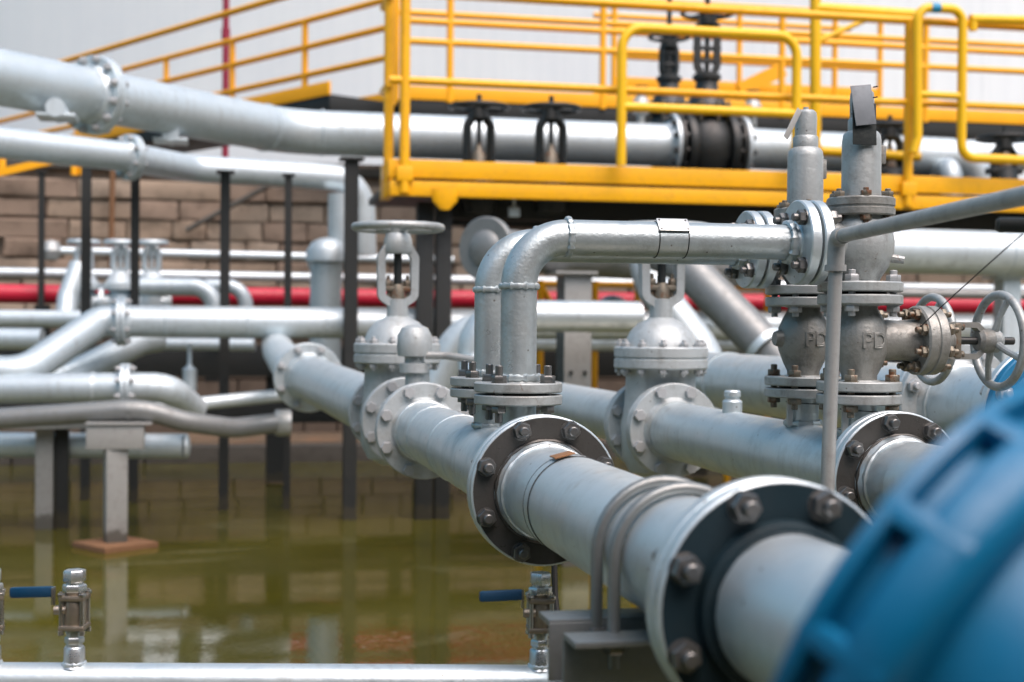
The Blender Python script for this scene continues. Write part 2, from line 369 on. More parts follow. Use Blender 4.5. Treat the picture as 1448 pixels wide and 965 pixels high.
# ---- storage tank behind everything
TC = W(1230, 460, 64); TC.z = 0; TR = 41.0
tank = thing('storage_tank', 'huge pale clad storage tank filling the background above the yellow walkways', 'storage tank', TC)
def clad():
    bm = bmesh.new(); nseg = 24; aw = 1.2 / TR; rows = []
    for z in (0, 12.5):
        ring = []
        for k in range(nseg + 1):
            a = -aw / 2 + aw * k / nseg; ph = k % 6
            rr = TR + (.003 if ph in (2, 3) else 0) + (.006 if k in (0,) else 0)
            ring.append(bm.verts.new((rr * math.cos(a), rr * math.sin(a), z)))
        rows.append(ring)
    for k in range(nseg): bm.faces.new((rows[0][k], rows[0][k + 1], rows[1][k + 1], rows[1][k]))
    return bm
a0 = math.atan2(-TC.y, -TC.x)
for k in range(-36, 26):
    add('cladding_panel', cached('clad', clad, 'cladding'), None, tank, Matrix.Rotation(a0 + k * 1.2 / TR, 4, 'Z'))
add('roof', lathe([(TR + .25, 12.4), (TR + .3, 12.6), (TR * .5, 14.2), (0, 15)], 96), 'cladding', tank)
add('top_ring', torus(TR + .08, .09, 128, 8, None, Matrix.Translation((0, 0, 12.2))), 'silver_far', tank)
p = W(317, 460, 19)
rs = thing('red_standpipe', 'thin dark red vertical standpipe in front of the pale tank', 'pipe', (p.x, p.y, 0))
add('pipe_wall', tube([(0, 0, 0), (0, 0, 9)], .045, 16), 'maroon', rs)
for z in (2.4, 5.2, 8.0): add('coupling', lathe([(0, -.07), (.06, -.07), (.06, .07), (0, .07)], 16), 'maroon', rs, Matrix.Translation((0, 0, z)))
# ---- stone block retaining wall
YWL = 15.6
wall = thing('retaining_wall', 'tan and brown stone block retaining wall behind the red pipe', 'wall', (0, YWL, .3))
add('mortar_core', box((3.5, .22, 1.3), (27, .3, 3.0)), 'mortar', wall)
ch = .21
BWD = (.34, .46, .58, .72, .86); BMT = ('block_a', 'block_b', 'block_c')
def bmesh_block(i):
    b = box((0, 0, 0), (BWD[i], .2, ch - .012), bev=.02); bmesh.ops.subdivide_edges(b, edges=[e for e in b.edges if e.calc_length() > .12], cuts=1)
    for v in b.verts: v.co += Vector((random.uniform(-.006, .006), random.uniform(-.016, .016), random.uniform(-.006, .006)))
    return b
bk = {(i, m): cached(('blk', i), (lambda i=i: bmesh_block(i)), m) for i in range(5) for m in BMT}
cnt = 0
for row in range(13):
    x = -6.4 + random.uniform(0, .4)
    while x < 13.2:
        i = random.choice((0, 1, 1, 2, 3, 4)); wd = BWD[i]
        cx = x + wd / 2; z = .02 + row * ch - .2 + .1
        px, py, d = proj((cx, YWL, .3 + z))
        if cnt < 300 and row >= 6 and -40 < px < 1490:
            add('stone_block', bk[(i, random.choice(BMT))], None, wall, Matrix.Translation((cx, random.uniform(-.03, .03), z)) @ Matrix.Rotation(random.choice((0, PI)), 4, 'X')); cnt += 1
        x += wd + .012
cop = add('coping', box((3.5, .2, 2.70), (27.2, .5, .1), bev=.015), 'concrete', wall)
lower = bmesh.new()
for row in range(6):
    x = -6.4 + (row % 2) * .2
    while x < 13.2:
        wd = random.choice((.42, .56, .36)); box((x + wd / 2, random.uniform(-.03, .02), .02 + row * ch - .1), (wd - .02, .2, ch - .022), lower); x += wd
o = add('lower_blocks', lower, 'block_shaded', wall, smooth=0); o['kind'] = 'stuff'

# ================================================================== MAIN PIPES (run along y)
Z0 = -.303; ZP = H + Z0
X1, X2, X3 = .6075, 1.347, 1.985
R6, RO6, T6, BC6, BD6 = .084, .1395, .022, .1206, .0178
f6 = dict(r0=R6, ro=RO6, t=T6, nb=8, bc=BC6, bd=BD6)
YD = Vector((0, -1, 0))                                     # towards the camera
yF1, yF2 = on_line(X1, Z0, 1093), on_line(X1, Z0, 767)
yF3, yVn, yVf = on_line(X1, Z0, 599), on_line(X1, Z0, 573), on_line(X1, Z0, 550)
def P1(y): return Vector((X1, y, ZP))
near = thing('pipe_spool', 'silver pipe in the bottom right corner running out beneath the blue casting', 'pipe', P1(.95) - Vector((0, 0, R6)))
mid = thing('pipe_spool', 'blurred near silver pipe length strapped by two U-bolts between two dark flanges', 'pipe', P1((yF1 + yF2) / 2) - Vector((0, 0, R6)))
back = thing('pipe_spool', 'silver pipe length carrying the two upright bypass risers', 'pipe', P1((yF2 + yF3) / 2) - Vector((0, 0, R6)))
ptube(near, 'pipe_wall', [P1(.55), P1(yF1 - .02)], R6, 'silver', n=48)
ptube(mid, 'pipe_wall', [P1(yF1 + .02), P1(yF2 - .02)], R6, 'silver', n=48)
ptube(back, 'pipe_wall', [P1(yF2 + .02), P1(yF3 - .02)], R6, 'silver', n=48)
flange_pair(near, mid, P1(yF1), YD, mats=('silver', 'silver'), face='shaded_teal', hubs=(0, .015), phase=.39, **f6)
flange_pair(mid, back, P1(yF2), YD, mats=('silver', 'silver'), face='shaded_steel', hubs=(.012, .012), **f6)
weld(mid, P1(yF2 - .042), YD, R6 + .001, .006)
weld(mid, P1(yF2 - T6 - .006), YD, R6 * 1.12, .004, 'shaded_steel')
add('hub', lathe([(R6, 0), (R6 * 1.16, 0), (R6 * 1.13, .014), (R6 * 1.02, .018), (R6, .018)], 48, closed=True), 'shaded_teal', near, MW[near].inverted() @ frame(P1(yF1 - T6 - .003), YD))  # shadow round the hub is painted in by its dark colour
weld(near, P1(yF1 - .044), YD, R6, .004, 'shaded_teal')
for px_ in (618, 652): weld(back, P1(on_line(X1, Z0, px_)), YD, R6 - .0005, .003)
# strap and rusty tag
ys = on_line(X1, Z0, 812)
strap = add('strap', tube([inl(mid, P1(ys - .016)), inl(mid, P1(ys + .016))], R6 + .0012, 48), 'silver', mid)
for s in (-1, 1): add('strap_edge', torus(R6 + .001, .0009, 56, 6, None, MW[mid].inverted() @ frame(P1(ys + s * .017), YD)), 'rubber', strap)
ta = math.radians(62)
tq = math.radians(-14)
add('nameplate', box((0, 0, 0), (.036, .042, .0022), bev=.0008), 'tag_rust', mid, MW[mid].inverted() @ Matrix.Translation(P1(ys) + Vector((math.sin(tq), 0, math.cos(tq))) * (R6 + .005)) @ Matrix.Rotation(tq, 4, 'Y'))
# risers
yR = (2.795, 3.085); yPSV = (2.795, 3.085)
ZRUN = H + .181; RR = .0365; RO25, T25, BC25, BD25 = .089, .0195, .0698, .0155
f25 = dict(r0=RR, ro=RO25, t=T25, nb=4, bc=BC25, bd=BD25)
ZF = H - .1335; UP = Vector((0, 0, 1)); XD = Vector((1, 0, 0))
for i, y in enumerate(yR):
    ptube(back, 'stub', [(X1, y, ZP + R6 - .02), (X1, y, ZF - .02)], RR, 'silver_run')
    weld(back, (X1, y, ZP + R6 + .001), UP, RR + .002, .006, 'silver_run')
    lab = ('silver bypass pipe nearest the camera, elbowing right to the front safety valve', 'silver bypass pipe elbowing right behind a matching nearer one')[i]
    run = thing('bypass_pipe', lab, 'pipe', (X1, y, ZF), 'twin bypass pipes')
    xe = X2 - .122
    ptube(run, 'pipe_wall', [(X1, y, ZF + .02), (X1, y, ZRUN), (xe - .02, y, ZRUN)], RR, 'silver_run', rad=.098, n=36, steps=14)
    weld(run, (X1, y, ZRUN - .1), UP, RR + .001, .0065, 'silver_run'); weld(run, (X1 + .1, y, ZRUN), XD, RR + .001, .0065, 'silver_run')
    weld(run, (X1, y, ZF + T25 + .012), UP, RR + .004, .007, 'silver_run')
    flange_pair(run, back, (X1, y, ZF), UP, mats=('silver_worn', 'silver_worn'), bolt='bolt', hubs=(.012, .0), gap=.005, phase=PI / 4, out=.02, **f25)
    if i == 0:
        xt = X1 + .315
        pl = add('nameplate', box((0, 0, 0), (.066, .036, .002), bev=.0006), 'nameplate', run, MW[run].inverted() @ Matrix.Translation((xt, y - .028, ZRUN + .029)) @ Matrix.Rotation(math.radians(46), 4, 'X'))
        for sx in (-1, 1):
            for sy in (-1, 1): add('rivet', lathe([(.0022, 0), (.0018, .001), (0, .0014)], 8), 'rubber', pl, Matrix.Translation((sx * .028, sy * .013, .001)))
        for s in (-1, 1): add('band', torus(RR + .0004, .0012, 32, 6, None, MW[run].inverted() @ frame((xt + s * .031, y, ZRUN), XD)), 'rubber', run)
# second flange pieces: block between valve and near flange, with small relief valve
blk = thing('pipe_tee', 'short silver flanged tee with a bolted ring between two pipe flanges', 'pipe fitting', P1((yF3 + yVn) / 2) - Vector((0, 0, R6)))
ptube(blk, 'pipe_wall', [P1(yF3 + .02), P1(yVn - .02)], R6, 'valve', n=40)
flange_pair(back, blk, P1(yF3), YD, mats=('valve', 'valve'), bolt='bolt_paint', hubs=(.012, .012), head=True, out=.01, **f6)
weld(back, P1(yF3 - .035), YD, R6 + .002, .006, 'silver')
ym = (yF3 + yVn) / 2
rv = thing('breather_valve', 'small domed relief valve standing on the flanged tee beside the left gate valve', 'valve', (X1, ym, ZP + R6))
lv = lathe([(.028, -.01), (.028, .075), (.045, .078), (.045, .105), (.03, .108), (.03, .125), (.05, .128), (.054, .15), (.052, .19), (.04, .213), (.018, .222), (0, .223)], 28)
add('body', lv, 'valve', rv)
add('outlet_tube', tube(fillet([(.03, -.03, .13), (.09, -.05, .13), (.22, -.16, .11), (.24, -.5, .07)], .06), .0115, 14), 'drain', rv)

# ---- gate valves
def gate_valve(label, x, y, yn, yf, wz, group, pn, pf):
    t = thing('gate_valve', label, 'valve', (x, y, ZP), group)
    lo = Matrix()
    body = lathe([(0, -.16), (.05, -.157), (.095, -.135), (.118, -.09), (.122, 0), (.112, .07), (.108, .15), (.112, .172), (.118, .178)], 40, sx=1, sy=.78)
    tube([(0, yn - y + .02, 0), (0, -.05, 0), (0, .05, 0), (0, yf - y - .02, 0)], [R6, .11, .11, R6], 40, body)
    add('body', body, 'valve', t)
    bf = add('bonnet_flange', lathe([(0, .178), (.138, .178), (.143, .183), (.143, .206), (.139, .209), (.139, .213), (.143, .216), (.143, .241), (.138, .246), (0, .246)], 56), 'valve', t)
    me = cached(('bst',), stud(.068, .014, .008), 'bolt_paint')
    for k in range(12):
        a = PI / 12 + 2 * PI * k / 12
        add('bolt', me, None, bf, Matrix.Translation((.126 * math.cos(a), .126 * math.sin(a), .212)))
    add('bonnet', lathe([(.112, .244), (.108, .262), (.094, .292), (.07, .316), (.046, .328), (.036, .334), (.034, .39), (.02, .392)], 40), 'valve', t)
    arm = .064; yk = bmesh.new()
    for s in (-1, 1):
        pts = fillet([(s * .014, 0, .372), (s * .054, 0, .398), (s * .056, 0, wz - .1), (s * .034, 0, wz - .062)], .022, 6)
        tube(pts, .0125, 12, yk, sq=(.0125, .021))
    lathe([(.02, wz - .088), (.046, wz - .086), (.05, wz - .078), (.046, wz - .04), (.04, wz - .022), (.03, wz - .018), (0, wz - .018)], 28, yk)
    add('yoke', yk, 'valve', t)
    g = bmesh.new(); box((0, 0, .425), (.085, .036, .016), g, .004); lathe([(.026, .385), (.026, .42), (.018, .44), (0, .44)], 18, g)
    for s in (-1, 1): hexp(.013, .432, .452, g, Matrix.Translation((s * .032, -.004, 0))); tube([(s * .032, -.004, .38), (s * .032, -.004, .468)], .006, 8, g)
    add('gland', g, 'bolt_rusty', t)
    add('stem', tube([(0, 0, .39), (0, 0, wz + .025)], .0135, 14), 'black', t)
    handwheel(t, Matrix.Translation((0, 0, wz)), .142, .0135, 'silver_worn', 4, .034, .002, .016)
    flange_pair(pn, t, (x, yn, ZP), YD, mats=('valve', 'valve'), bolt='bolt_paint', hubs=(.012, .012), head=True, out=.01, **f6)
    flange_pair(t, pf, (x, yf, ZP), YD, mats=('valve', 'valve'), bolt='bolt_paint', hubs=(.012, .012), head=True, out=.01, **f6)
    return t
far1 = thing('pipe_spool', 'silver pipe length beyond the left gate valve widening towards a round flange', 'pipe', P1(yVf + .3) - Vector((0, 0, R6)))
e1 = W(436, 534, 7.1); dv = (e1 - P1(yVf + .35)).normalized()
ptube(far1, 'pipe_wall', [P1(yVf + .02), P1(yVf + .25), P1(yVf + .42) + Vector((-.01, 0, 0)), e1 - dv * .02], [R6, R6, .108, .108], 'silver', n=40)
weld(far1, P1(yVf + .24), YD, R6 + .002, .006)
bend = thing('pipe_elbow', 'blurred silver elbow behind a round flange left of the left gate valve', 'pipe', e1)
b2 = LV(392, -.13, 9.85)
ptube(bend, 'pipe_wall', [e1 + dv * .02, e1 + dv * .5 + Vector((-.02, 0, .02)), b2 - Vector((0, .12, .05)), b2], .105, 'silver_far', rad=.5, n=28)
flange_pair(far1, bend, e1, -dv, .108, .172, .028, 8, .149, .02, mats=('silver', 'silver'), bolt='bolt_paint', hubs=(.03, .03))
V1 = gate_valve('grey rising stem gate valve with bare round handwheel in plain view left of the risers', X1, (yVn + yVf) / 2, yVn, yVf, .628, 'gate valves on the main pipes', blk, far1)
y2n, y2f = on_line(X2, Z0, 951), on_line(X2, Z0, 917); y2F = on_line(X2, Z0, 1264)
def P2(y): return Vector((X2, y, ZP))
s2a = thing('pipe_spool', 'silver pipe carrying the two safety valve stacks and a capped nipple', 'pipe', P2((y2F + y2n) / 2) - Vector((0, 0, R6)))
s2n = thing('pipe_spool', 'silver pipe leaving the dark bolted flange at right behind the blue casting', 'pipe', P2(y2F - .5) - Vector((0, 0, R6)))
s2f = thing('pipe_spool', 'silver pipe running back from the right gate valve behind the twin risers', 'pipe', P2(y2f + .7) - Vector((0, 0, R6)))
ptube(s2a, 'pipe_wall', [P2(y2F + .02), P2(y2n - .02)], R6, 'silver', n=48)
ptube(s2n, 'pipe_wall', [P2(.6), P2(y2F - .02)], R6, 'silver', n=48)
ptube(s2f, 'pipe_wall', [P2(y2f + .02), P2(7.3), P2(7.3) + Vector((0, 0, .36)), P2(7.3) + Vector((.9, .0, .36))], R6, 'silver', rad=.22, n=36)
flange_pair(s2n, s2a, P2(y2F), YD, mats=('silver', 'silver'), face='shaded_steel', hubs=(.014, .012), phase=.2, **f6)
weld(s2n, P2(y2F - .044), YD, R6 + .001, .006); weld(s2n, P2(y2F - T6 - .006), YD, R6 * 1.12, .004, 'shaded_steel')
V2 = gate_valve('grey rising stem gate valve with handwheel hidden behind the horizontal bypass pipes', X2, (y2n + y2f) / 2, y2n, y2f, .607, 'gate valves on the main pipes', s2a, s2f)
yn = on_line(X2, Z0, 1035)
add('nipple', lathe([(.026, 0), (.026, .03), (.023, .034), (.019, .036), (.019, .042), (.022, .044), (.022, .056), (.019, .06), (0, .06)], 24), 'silver', s2a, MW[s2a].inverted() @ Matrix.Translation((X2, yn, ZP + R6 - .004)))
# ---- third main pipe (8 inch)
R8, RO8 = .1095, .1715; Z3 = -.207
def P3(y): return Vector((X3, y, H + Z3))
y3F = on_line(X3, Z3, 1349); y3B = on_line(X3, Z3, 1482); y3e = on_line(X3, Z3, 985)
f8 = dict(r0=R8, ro=RO8, t=.026, nb=8, bc=.149, bd=.02)
s3f = thing('pipe_spool', 'thick silver pipe behind the safety valves running back past the right gate valve', 'pipe', P3((y3F + y3e) / 2))
s3n = thing('pipe_spool', 'thick silver pipe at the right edge under the handwheel and above the blue casting', 'pipe', P3((y3F + y3B) / 2))
s3b = thing('pipe_spool', 'blue-rimmed pipe end leaving the right edge of the picture', 'pipe', P3(y3B - .4))
ptube(s3f, 'pipe_wall', [P3(y3F + .02), P3(y3e)], R8, 'silver', n=40)
ptube(s3n, 'pipe_wall', [P3(y3B + .02), P3(y3F - .02)], R8, 'silver', n=40)
ptube(s3b, 'pipe_wall', [P3(.9), P3(y3B - .02)], R8, 'silver', n=40)
flange_pair(s3n, s3f, P3(y3F), YD, mats=('valve', 'silver'), bolt='bolt_paint', hubs=(.012, .012), **f8); weld(s3n, P3(y3F - .045), YD, R8 + .002, .007)
flange_pair(s3b, s3n, P3(y3B), YD, mats=('blue', 'silver'), bolt='bolt_paint', hubs=(.012, .012), **f8)
y3c = on_line(X3, Z3, 1030); add('clamp_band', tube([inl(s3f, P3(y3c)), inl(s3f, P3(y3c - .012))], R8 + .006, 40), 'silver', s3f)
# its end flange and the descending diagonal pipe behind
dg0, dg1 = W(965, 372, 7.6), W(1120, 530, 7.2)
dgo = thing('diagonal_pipe', 'grey pipe slanting steeply down to the right behind the safety valves', 'pipe', dg1)
ptube(dgo, 'pipe_wall', [W(905, 345, 7.9), dg0, dg1, W(1160, 640, 7.2)], .105, 'grey_pipe', rad=.2, n=28)
add('clamp_ring', lathe([(.1, -.02), (.118, -.02), (.118, .02), (.1, .02)], 36, closed=True), 'silver_far', dgo, MW[dgo].inverted() @ frame(W(1082, 491, 7.27), dg1 - dg0))
wp = thing('diagonal_pipe', 'white blurred pipe curving down just behind the right gate valve yoke', 'pipe', W(1010, 520, 8.2))
ptube(wp, 'pipe_wall', [W(912, 330, 8.4), W(918, 400, 8.3), W(1000, 505, 8.2), W(1010, 600, 8.2)], .105, 'silver_far', rad=.4, n=24)

# ================================================================== SAFETY VALVE STACKS
for i, y in enumerate(yPSV):
    which = ('front', 'rear')[i]
    ptube(s2a, 'stub', [(X2, y, ZP + R6 - .02), (X2, y, ZF - .02)], RR, 'silver_run'); weld(s2a, (X2, y, ZP + R6 + .001), UP, RR + .003, .007, 'silver_run')
    gl = ('small grey gate valve under the front safety valve, spoked handwheel at its right end', 'small grey gate valve under the rear safety valve, partly hidden by its twin')[i]
    zc = H - .0225
    g = thing('small_gate_valve', gl, 'valve', (X2, y, zc), 'small isolation gate valves')
    b = lathe([(RR, -.1), (RR * 1.02, -.075), (.047, -.055), (.058, -.025), (.06, 0), (.058, .025), (.047, .05), (RR * 1.02, .066), (RR, .08)], 36)
    tube([(.0, 0, 0), (.06, 0, 0), (.085, 0, 0), (.128, 0, 0)], [.046, .044, .042, .046], 30, b)
    tube([(-.072, 0, 0), (-.05, 0, 0)], [.016, .024], 16, b)
    add('body', b, 'silver_grimy', g)
    # raised pad and rib on the casting
    cu = bpy.data.curves.new('cast_letters', 'FONT'); cu.body = 'PD'; cu.size = .046; cu.extrude = .004; cu.bevel_depth = .0008; cu.align_x = 'CENTER'; cu.align_y = 'CENTER'
    tmp = bpy.data.objects.new('cast_letters', cu); me = bpy.data.meshes.new_from_object(tmp); bpy.data.objects.remove(tmp); bpy.data.curves.remove(cu); me.materials.clear(); me.materials.append(M['silver_grimy'])
    for v in me.vertices: v.co.z -= 9. * v.co.x ** 2
    add('cast_letters', me, None, g, Matrix.Rotation(.12, 4, 'Z') @ Matrix.Translation((0, -.0575, -.002)) @ Matrix.Rotation(PI / 2, 4, 'X'))
    RX = Matrix.Rotation(PI / 2, 4, 'Y')
    bf = add('bonnet_flange', lathe([(0, .124), (.07, .124), (.074, .128), (.074, .144), (.071, .146), (.071, .150), (.074, .152), (.074, .170), (.07, .174), (0, .174)], 48, None, RX), 'silver_grimy', g)
    me = cached(('bst2',), stud(.05, .0125, .012), 'bolt_rusty')
    for k in range(8):
        a = PI / 8 + 2 * PI * k / 8; add('bolt', me, None, bf, RX @ Matrix.Translation((.060 * math.cos(a), .060 * math.sin(a), .149)))
    yk = bmesh.new(); tube([(.174, 0, 0), (.2, 0, 0), (.215, 0, 0)], [.034, .03, .018], 24, yk)
    for s in (-1, 1): tube(fillet([(.19, 0, s * .018), (.205, 0, s * .034), (.268, 0, s * .034), (.285, 0, s * .018)], .012, 5), .008, 10, yk, sq=(.006, .012))
    tube([(.272, 0, 0), (.28, 0, 0), (.305, 0, 0), (.312, 0, 0)], [.02, .027, .027, .02], 24, yk)
    add('yoke', yk, 'silver_grimy', g)
    gb = bmesh.new(); box((.222, 0, 0), (.014, .03, .075), gb, .003)
    for s in (-1, 1):
        for q in range(6): lathe([(.0075, -.003), (.009, 0), (.0075, .003)], 10, gb, Matrix.Translation((.2 + q * .007, -.006, s * .03)) @ RX)
    add('gland', gb, 'bolt_rusty', g)
    st = add('stem', tube([(.2, 0, 0), (.36, 0, 0)], .0085, 12), 'black', g)
    handwheel(g, Matrix.Translation((.325, 0, 0)) @ RX, .1, .0095, 'silver_worn', 4, .026, .014, .018)
    # safety valve
    zs = ZRUN
    sv = thing('safety_valve', ('front spring safety relief valve with square metal tags on its bonnet', 'rear spring safety relief valve with a white tag dangling from its cap')[i], 'safety valve', (X2, y, H + .076), 'spring safety valves')
    dz = zs - (H + .076)
    sb = lathe([(RR, .02), (.044, .035), (.058, .055), (.069, .085), (.0705, .11), (.066, .135), (.056, .155), (.05, .165)], 36)
    tube([(0, 0, dz), (-.06, 0, dz), (-.085, 0, dz), (-.1, 0, dz)], [.052, .047, .044, .042], 30, sb)
    tube([(.05, -.03, .075), (.078, -.045, .07)], [.01, .008], 10, sb)
    add('body', sb, 'silver_worn', sv)
    tf = add('bonnet_flange', lathe([(0, .163), (.068, .163), (.071, .166), (.071, .178), (.0685, .18), (.0685, .183), (.071, .185), (.071, .199), (.068, .202), (0, .202)], 44), 'silver_grimy', sv)
    me = cached(('bst3',), stud(.039, .012, .006), 'bolt_rusty')
    for k in range(6):
        a = .25 + 2 * PI * k / 6; add('bolt', me, None, tf, Matrix.Translation((.058 * math.cos(a), .058 * math.sin(a), .1825)))
    bn = add('bonnet', lathe([(.0415, .2), (.041, .322), (.039, .334), (.034, .341), (.028, .344)], 36), 'silver_worn', sv)
    add('collar', lathe([(.0285, .34), (.029, .345), (.029, .366), (.0265, .37), (.024, .371)], 30), 'silver_worn', sv)
    cp = add('cap', lathe([(.025, .37), (.0255, .412), (.024, .424), (.018, .430), (.006, .432), (.006, .437), (0, .438)], 30), 'silver_worn', sv)
    if i == 0:
        add('tag_plate', box((0, 0, 0), (.046, .0022, .084), bev=.0007), 'tag', sv, Matrix.Translation((-.022, -.052, .390)) @ Matrix.Rotation(math.radians(-7), 4, 'Y') @ Matrix.Rotation(math.radians(-5), 4, 'X'))
        add('tag_plate', box((0, 0, 0), (.053, .0022, .088), bev=.0007), 'tag_dark', sv, Matrix.Translation((-.016, -.0455, .352)) @ Matrix.Rotation(math.radians(-3), 4, 'X'))
        for q in (.03, .008): add('tag_wire', tube([(.008, -.052, .40 + q), (.015, -.04, .402 + q), (.016, -.02, .404 + q)], .0014, 8), 'rubber', sv)
        add('lug', box((.048, .0, .295), (.012, .014, .04), bev=.003), 'silver_grimy', sv)
    else:
        add('tag_plate', box((0, 0, 0), (.017, .0018, .075), bev=.0006), 'tag_white', sv, Matrix.Translation((-.041, -.02, .395)) @ Matrix.Rotation(math.radians(27), 4, 'Y') @ Matrix.Rotation(.5, 4, 'Z'))
        add('lug', box((.046, .0, .295), (.01, .014, .045), bev=.003), 'silver_grimy', sv)
    kw = dict(f25); kw['t'] = .021
    flange_pair(g, s2a, (X2, y, ZF), UP, mats=('silver_worn', 'silver_worn'), bolt='bolt_rusty', hubs=(0, 0), gap=.006, phase=PI / 4 + .1, out=.012, **kw)
    flange_pair(sv, g, (X2, y, H + .076), UP, mats=('silver_worn', 'silver_worn'), bolt='bolt_paint', hubs=(0, 0), gap=.006, phase=PI / 4 + .1, out=.01, **kw)
    run = [o for o in bpy.data.objects if o.name.startswith('bypass_pipe')][i]
    flange_pair(sv, run, (X2 - .122, y, ZRUN), XD, r0=RR, ro=RO25, t=.023, nb=4, bc=BC25, bd=.0165, mats=('silver', 'silver'), bolt='bolt', hubs=(0, .014), gap=.006, phase=PI / 4, out=.012)
    weld(run, (X2 - .122 - .042, y, ZRUN), XD, RR + .003, .009, 'silver_run')
    # small tag tubes wired to the stub
    tg = add('tag_strip', box((0, 0, 0), (.014, .006, .062), bev=.001), 'tag_white', s2a, MW[s2a].inverted() @ Matrix.Translation((X2 - .042, y - .022, ZF - .058)))
    add('tag_wire', torus(RR + .002, .0011, 30, 6), 'rubber', s2a, MW[s2a].inverted() @ Matrix.Translation((X2, y, ZF - .038)) @ Matrix.Rotation(.06, 4, 'Y'))
# ---- thin drain pipe with elbow, threaded rod and wire
d0 = W(1183, 335, 2.72); dtop = d0.copy(); dbot = W(1166, 800, 2.72); dend = W(1490, 268, 1.8)
drn = thing('drain_pipe', 'thin grey drain pipe rising in front of the safety valves and slanting off right', 'pipe', Vector((dbot.x, dbot.y, 0)))
ptube(drn, 'riser', [(dbot.x, dbot.y, -.05), dbot, dtop + (dbot - dtop).normalized() * .04], .0135, 'drain', n=20)
sl = ptube(drn, 'sloping_pipe', [dtop + (dend - dtop).normalized() * .02, dend], .0135, 'drain', n=20)
el = add('elbow', tube(fillet([inl(drn, dtop + (dbot - dtop).normalized() * .062), inl(drn, dtop), inl(drn, dtop + (dend - dtop).normalized() * .045)], .022, 8), .0165, 20), 'drain', drn)
add('elbow_collar', lathe([(.014, -.006), (.0205, -.006), (.0205, .006), (.014, .006)], 24, closed=True), 'drain', drn, MW[drn].inverted() @ frame(dtop + (dbot - dtop).normalized() * .06, UP))
r0, r1 = W(1412, 318, 2.05), W(1600, 320, 2.0)
rod = thing('threaded_rod', 'black coarsely threaded rod end poking in at the right edge', 'rod', r1)
bm = bmesh.new(); dr = (r1 - r0).normalized(); prof = []
L = (r1 - r0).length
k = 0
while k * .0032 < L: prof += [(.0098, k * .0032), (.0114, k * .0032 + .0016)]; k += 1
add('thread', lathe([(0, -.004), (.007, -.004)] + prof + [(0, L)], 18), 'black', rod, MW[rod].inverted() @ frame(r0, dr))
w0, w3 = W(1446, 331, 2.05), W(1302, 462, 2.75)
wr = thing('wire', 'thin dark wire curving down from the threaded rod to the small gate valve', 'wire', w3)
ptube(wr, 'strand', fillet([w0, W(1385, 385, 2.3), W(1330, 435, 2.6), w3], .5, 10), .0011, 'rubber', n=8)

# ================================================================== PIPE SUPPORT, U-BOLTS, BALL VALVES
yU = on_line(X1, Z0, 952); zB = ZP - R6 - .004
sup = thing('pipe_bracket', 'dark steel bracket under the nearest silver pipe with a slotted top', 'bracket', (X1, yU, 0))
xl, xr = WY(786, 880, yU).x, X1 + .16
for s in (-1, 1):
    a = bmesh.new(); yy = s * .048
    box(((xl + xr) / 2 - X1, yy + s * .022, zB - .006), (xr - xl, .062, .008), a, .0015); box(((xl + xr) / 2 - X1, yy - s * .008, zB - .045), (xr - xl, .008, .078), a, .0015)
    add('angle_bar', a, 'ubolt', sup)
add('web_plate', box(((xl + xr) / 2 - X1 + .01, -.03, zB - .165), (xr - xl - .03, .014, .16), bev=.002), 'bracket', sup)
add('end_plate', box((xl - X1 + .012, -.005, zB - .165), (.012, .07, .165), bev=.002), 'bracket', sup)
add('post', box((0.02, 0, (zB - .235) / 2 - .02), (.12, .1, zB - .235), bev=.004), 'bracket', sup)
add('bolt', cached(('bst4',), stud(.02, .014, .006), 'bolt'), None, sup, Matrix.Translation((-.06, -.04, zB - .19)) @ Matrix.Rotation(PI / 2, 4, 'X'))
for q, s in enumerate((-1, 1)):
    ub = thing('u_bolt', ('nearer of the two U-bolts clamping the nearest silver pipe', 'farther of the two U-bolts clamping the nearest silver pipe')[q], 'U-bolt', (X1, yU + s * .042, zB), 'U-bolts over the nearest pipe')
    R = R6 + .010; pts = [Vector((-R, 0, -.05)), Vector((-R, 0, R6 + .004))] + [Vector((-R * math.cos(PI * k / 20), 0, R6 + .004 + R * math.sin(PI * k / 20))) for k in range(1, 20)] + [Vector((R, 0, R6 + .004)), Vector((R, 0, -.05))]
    add('rod', tube(pts, .0085, 14), 'ubolt', ub)
    for t_ in (-1, 1): add('nut', cached(('nut',), lambda: hexp(.016, -.030, -.014), 'bolt'), None, ub, Matrix.Translation((t_ * R, 0, 0)))
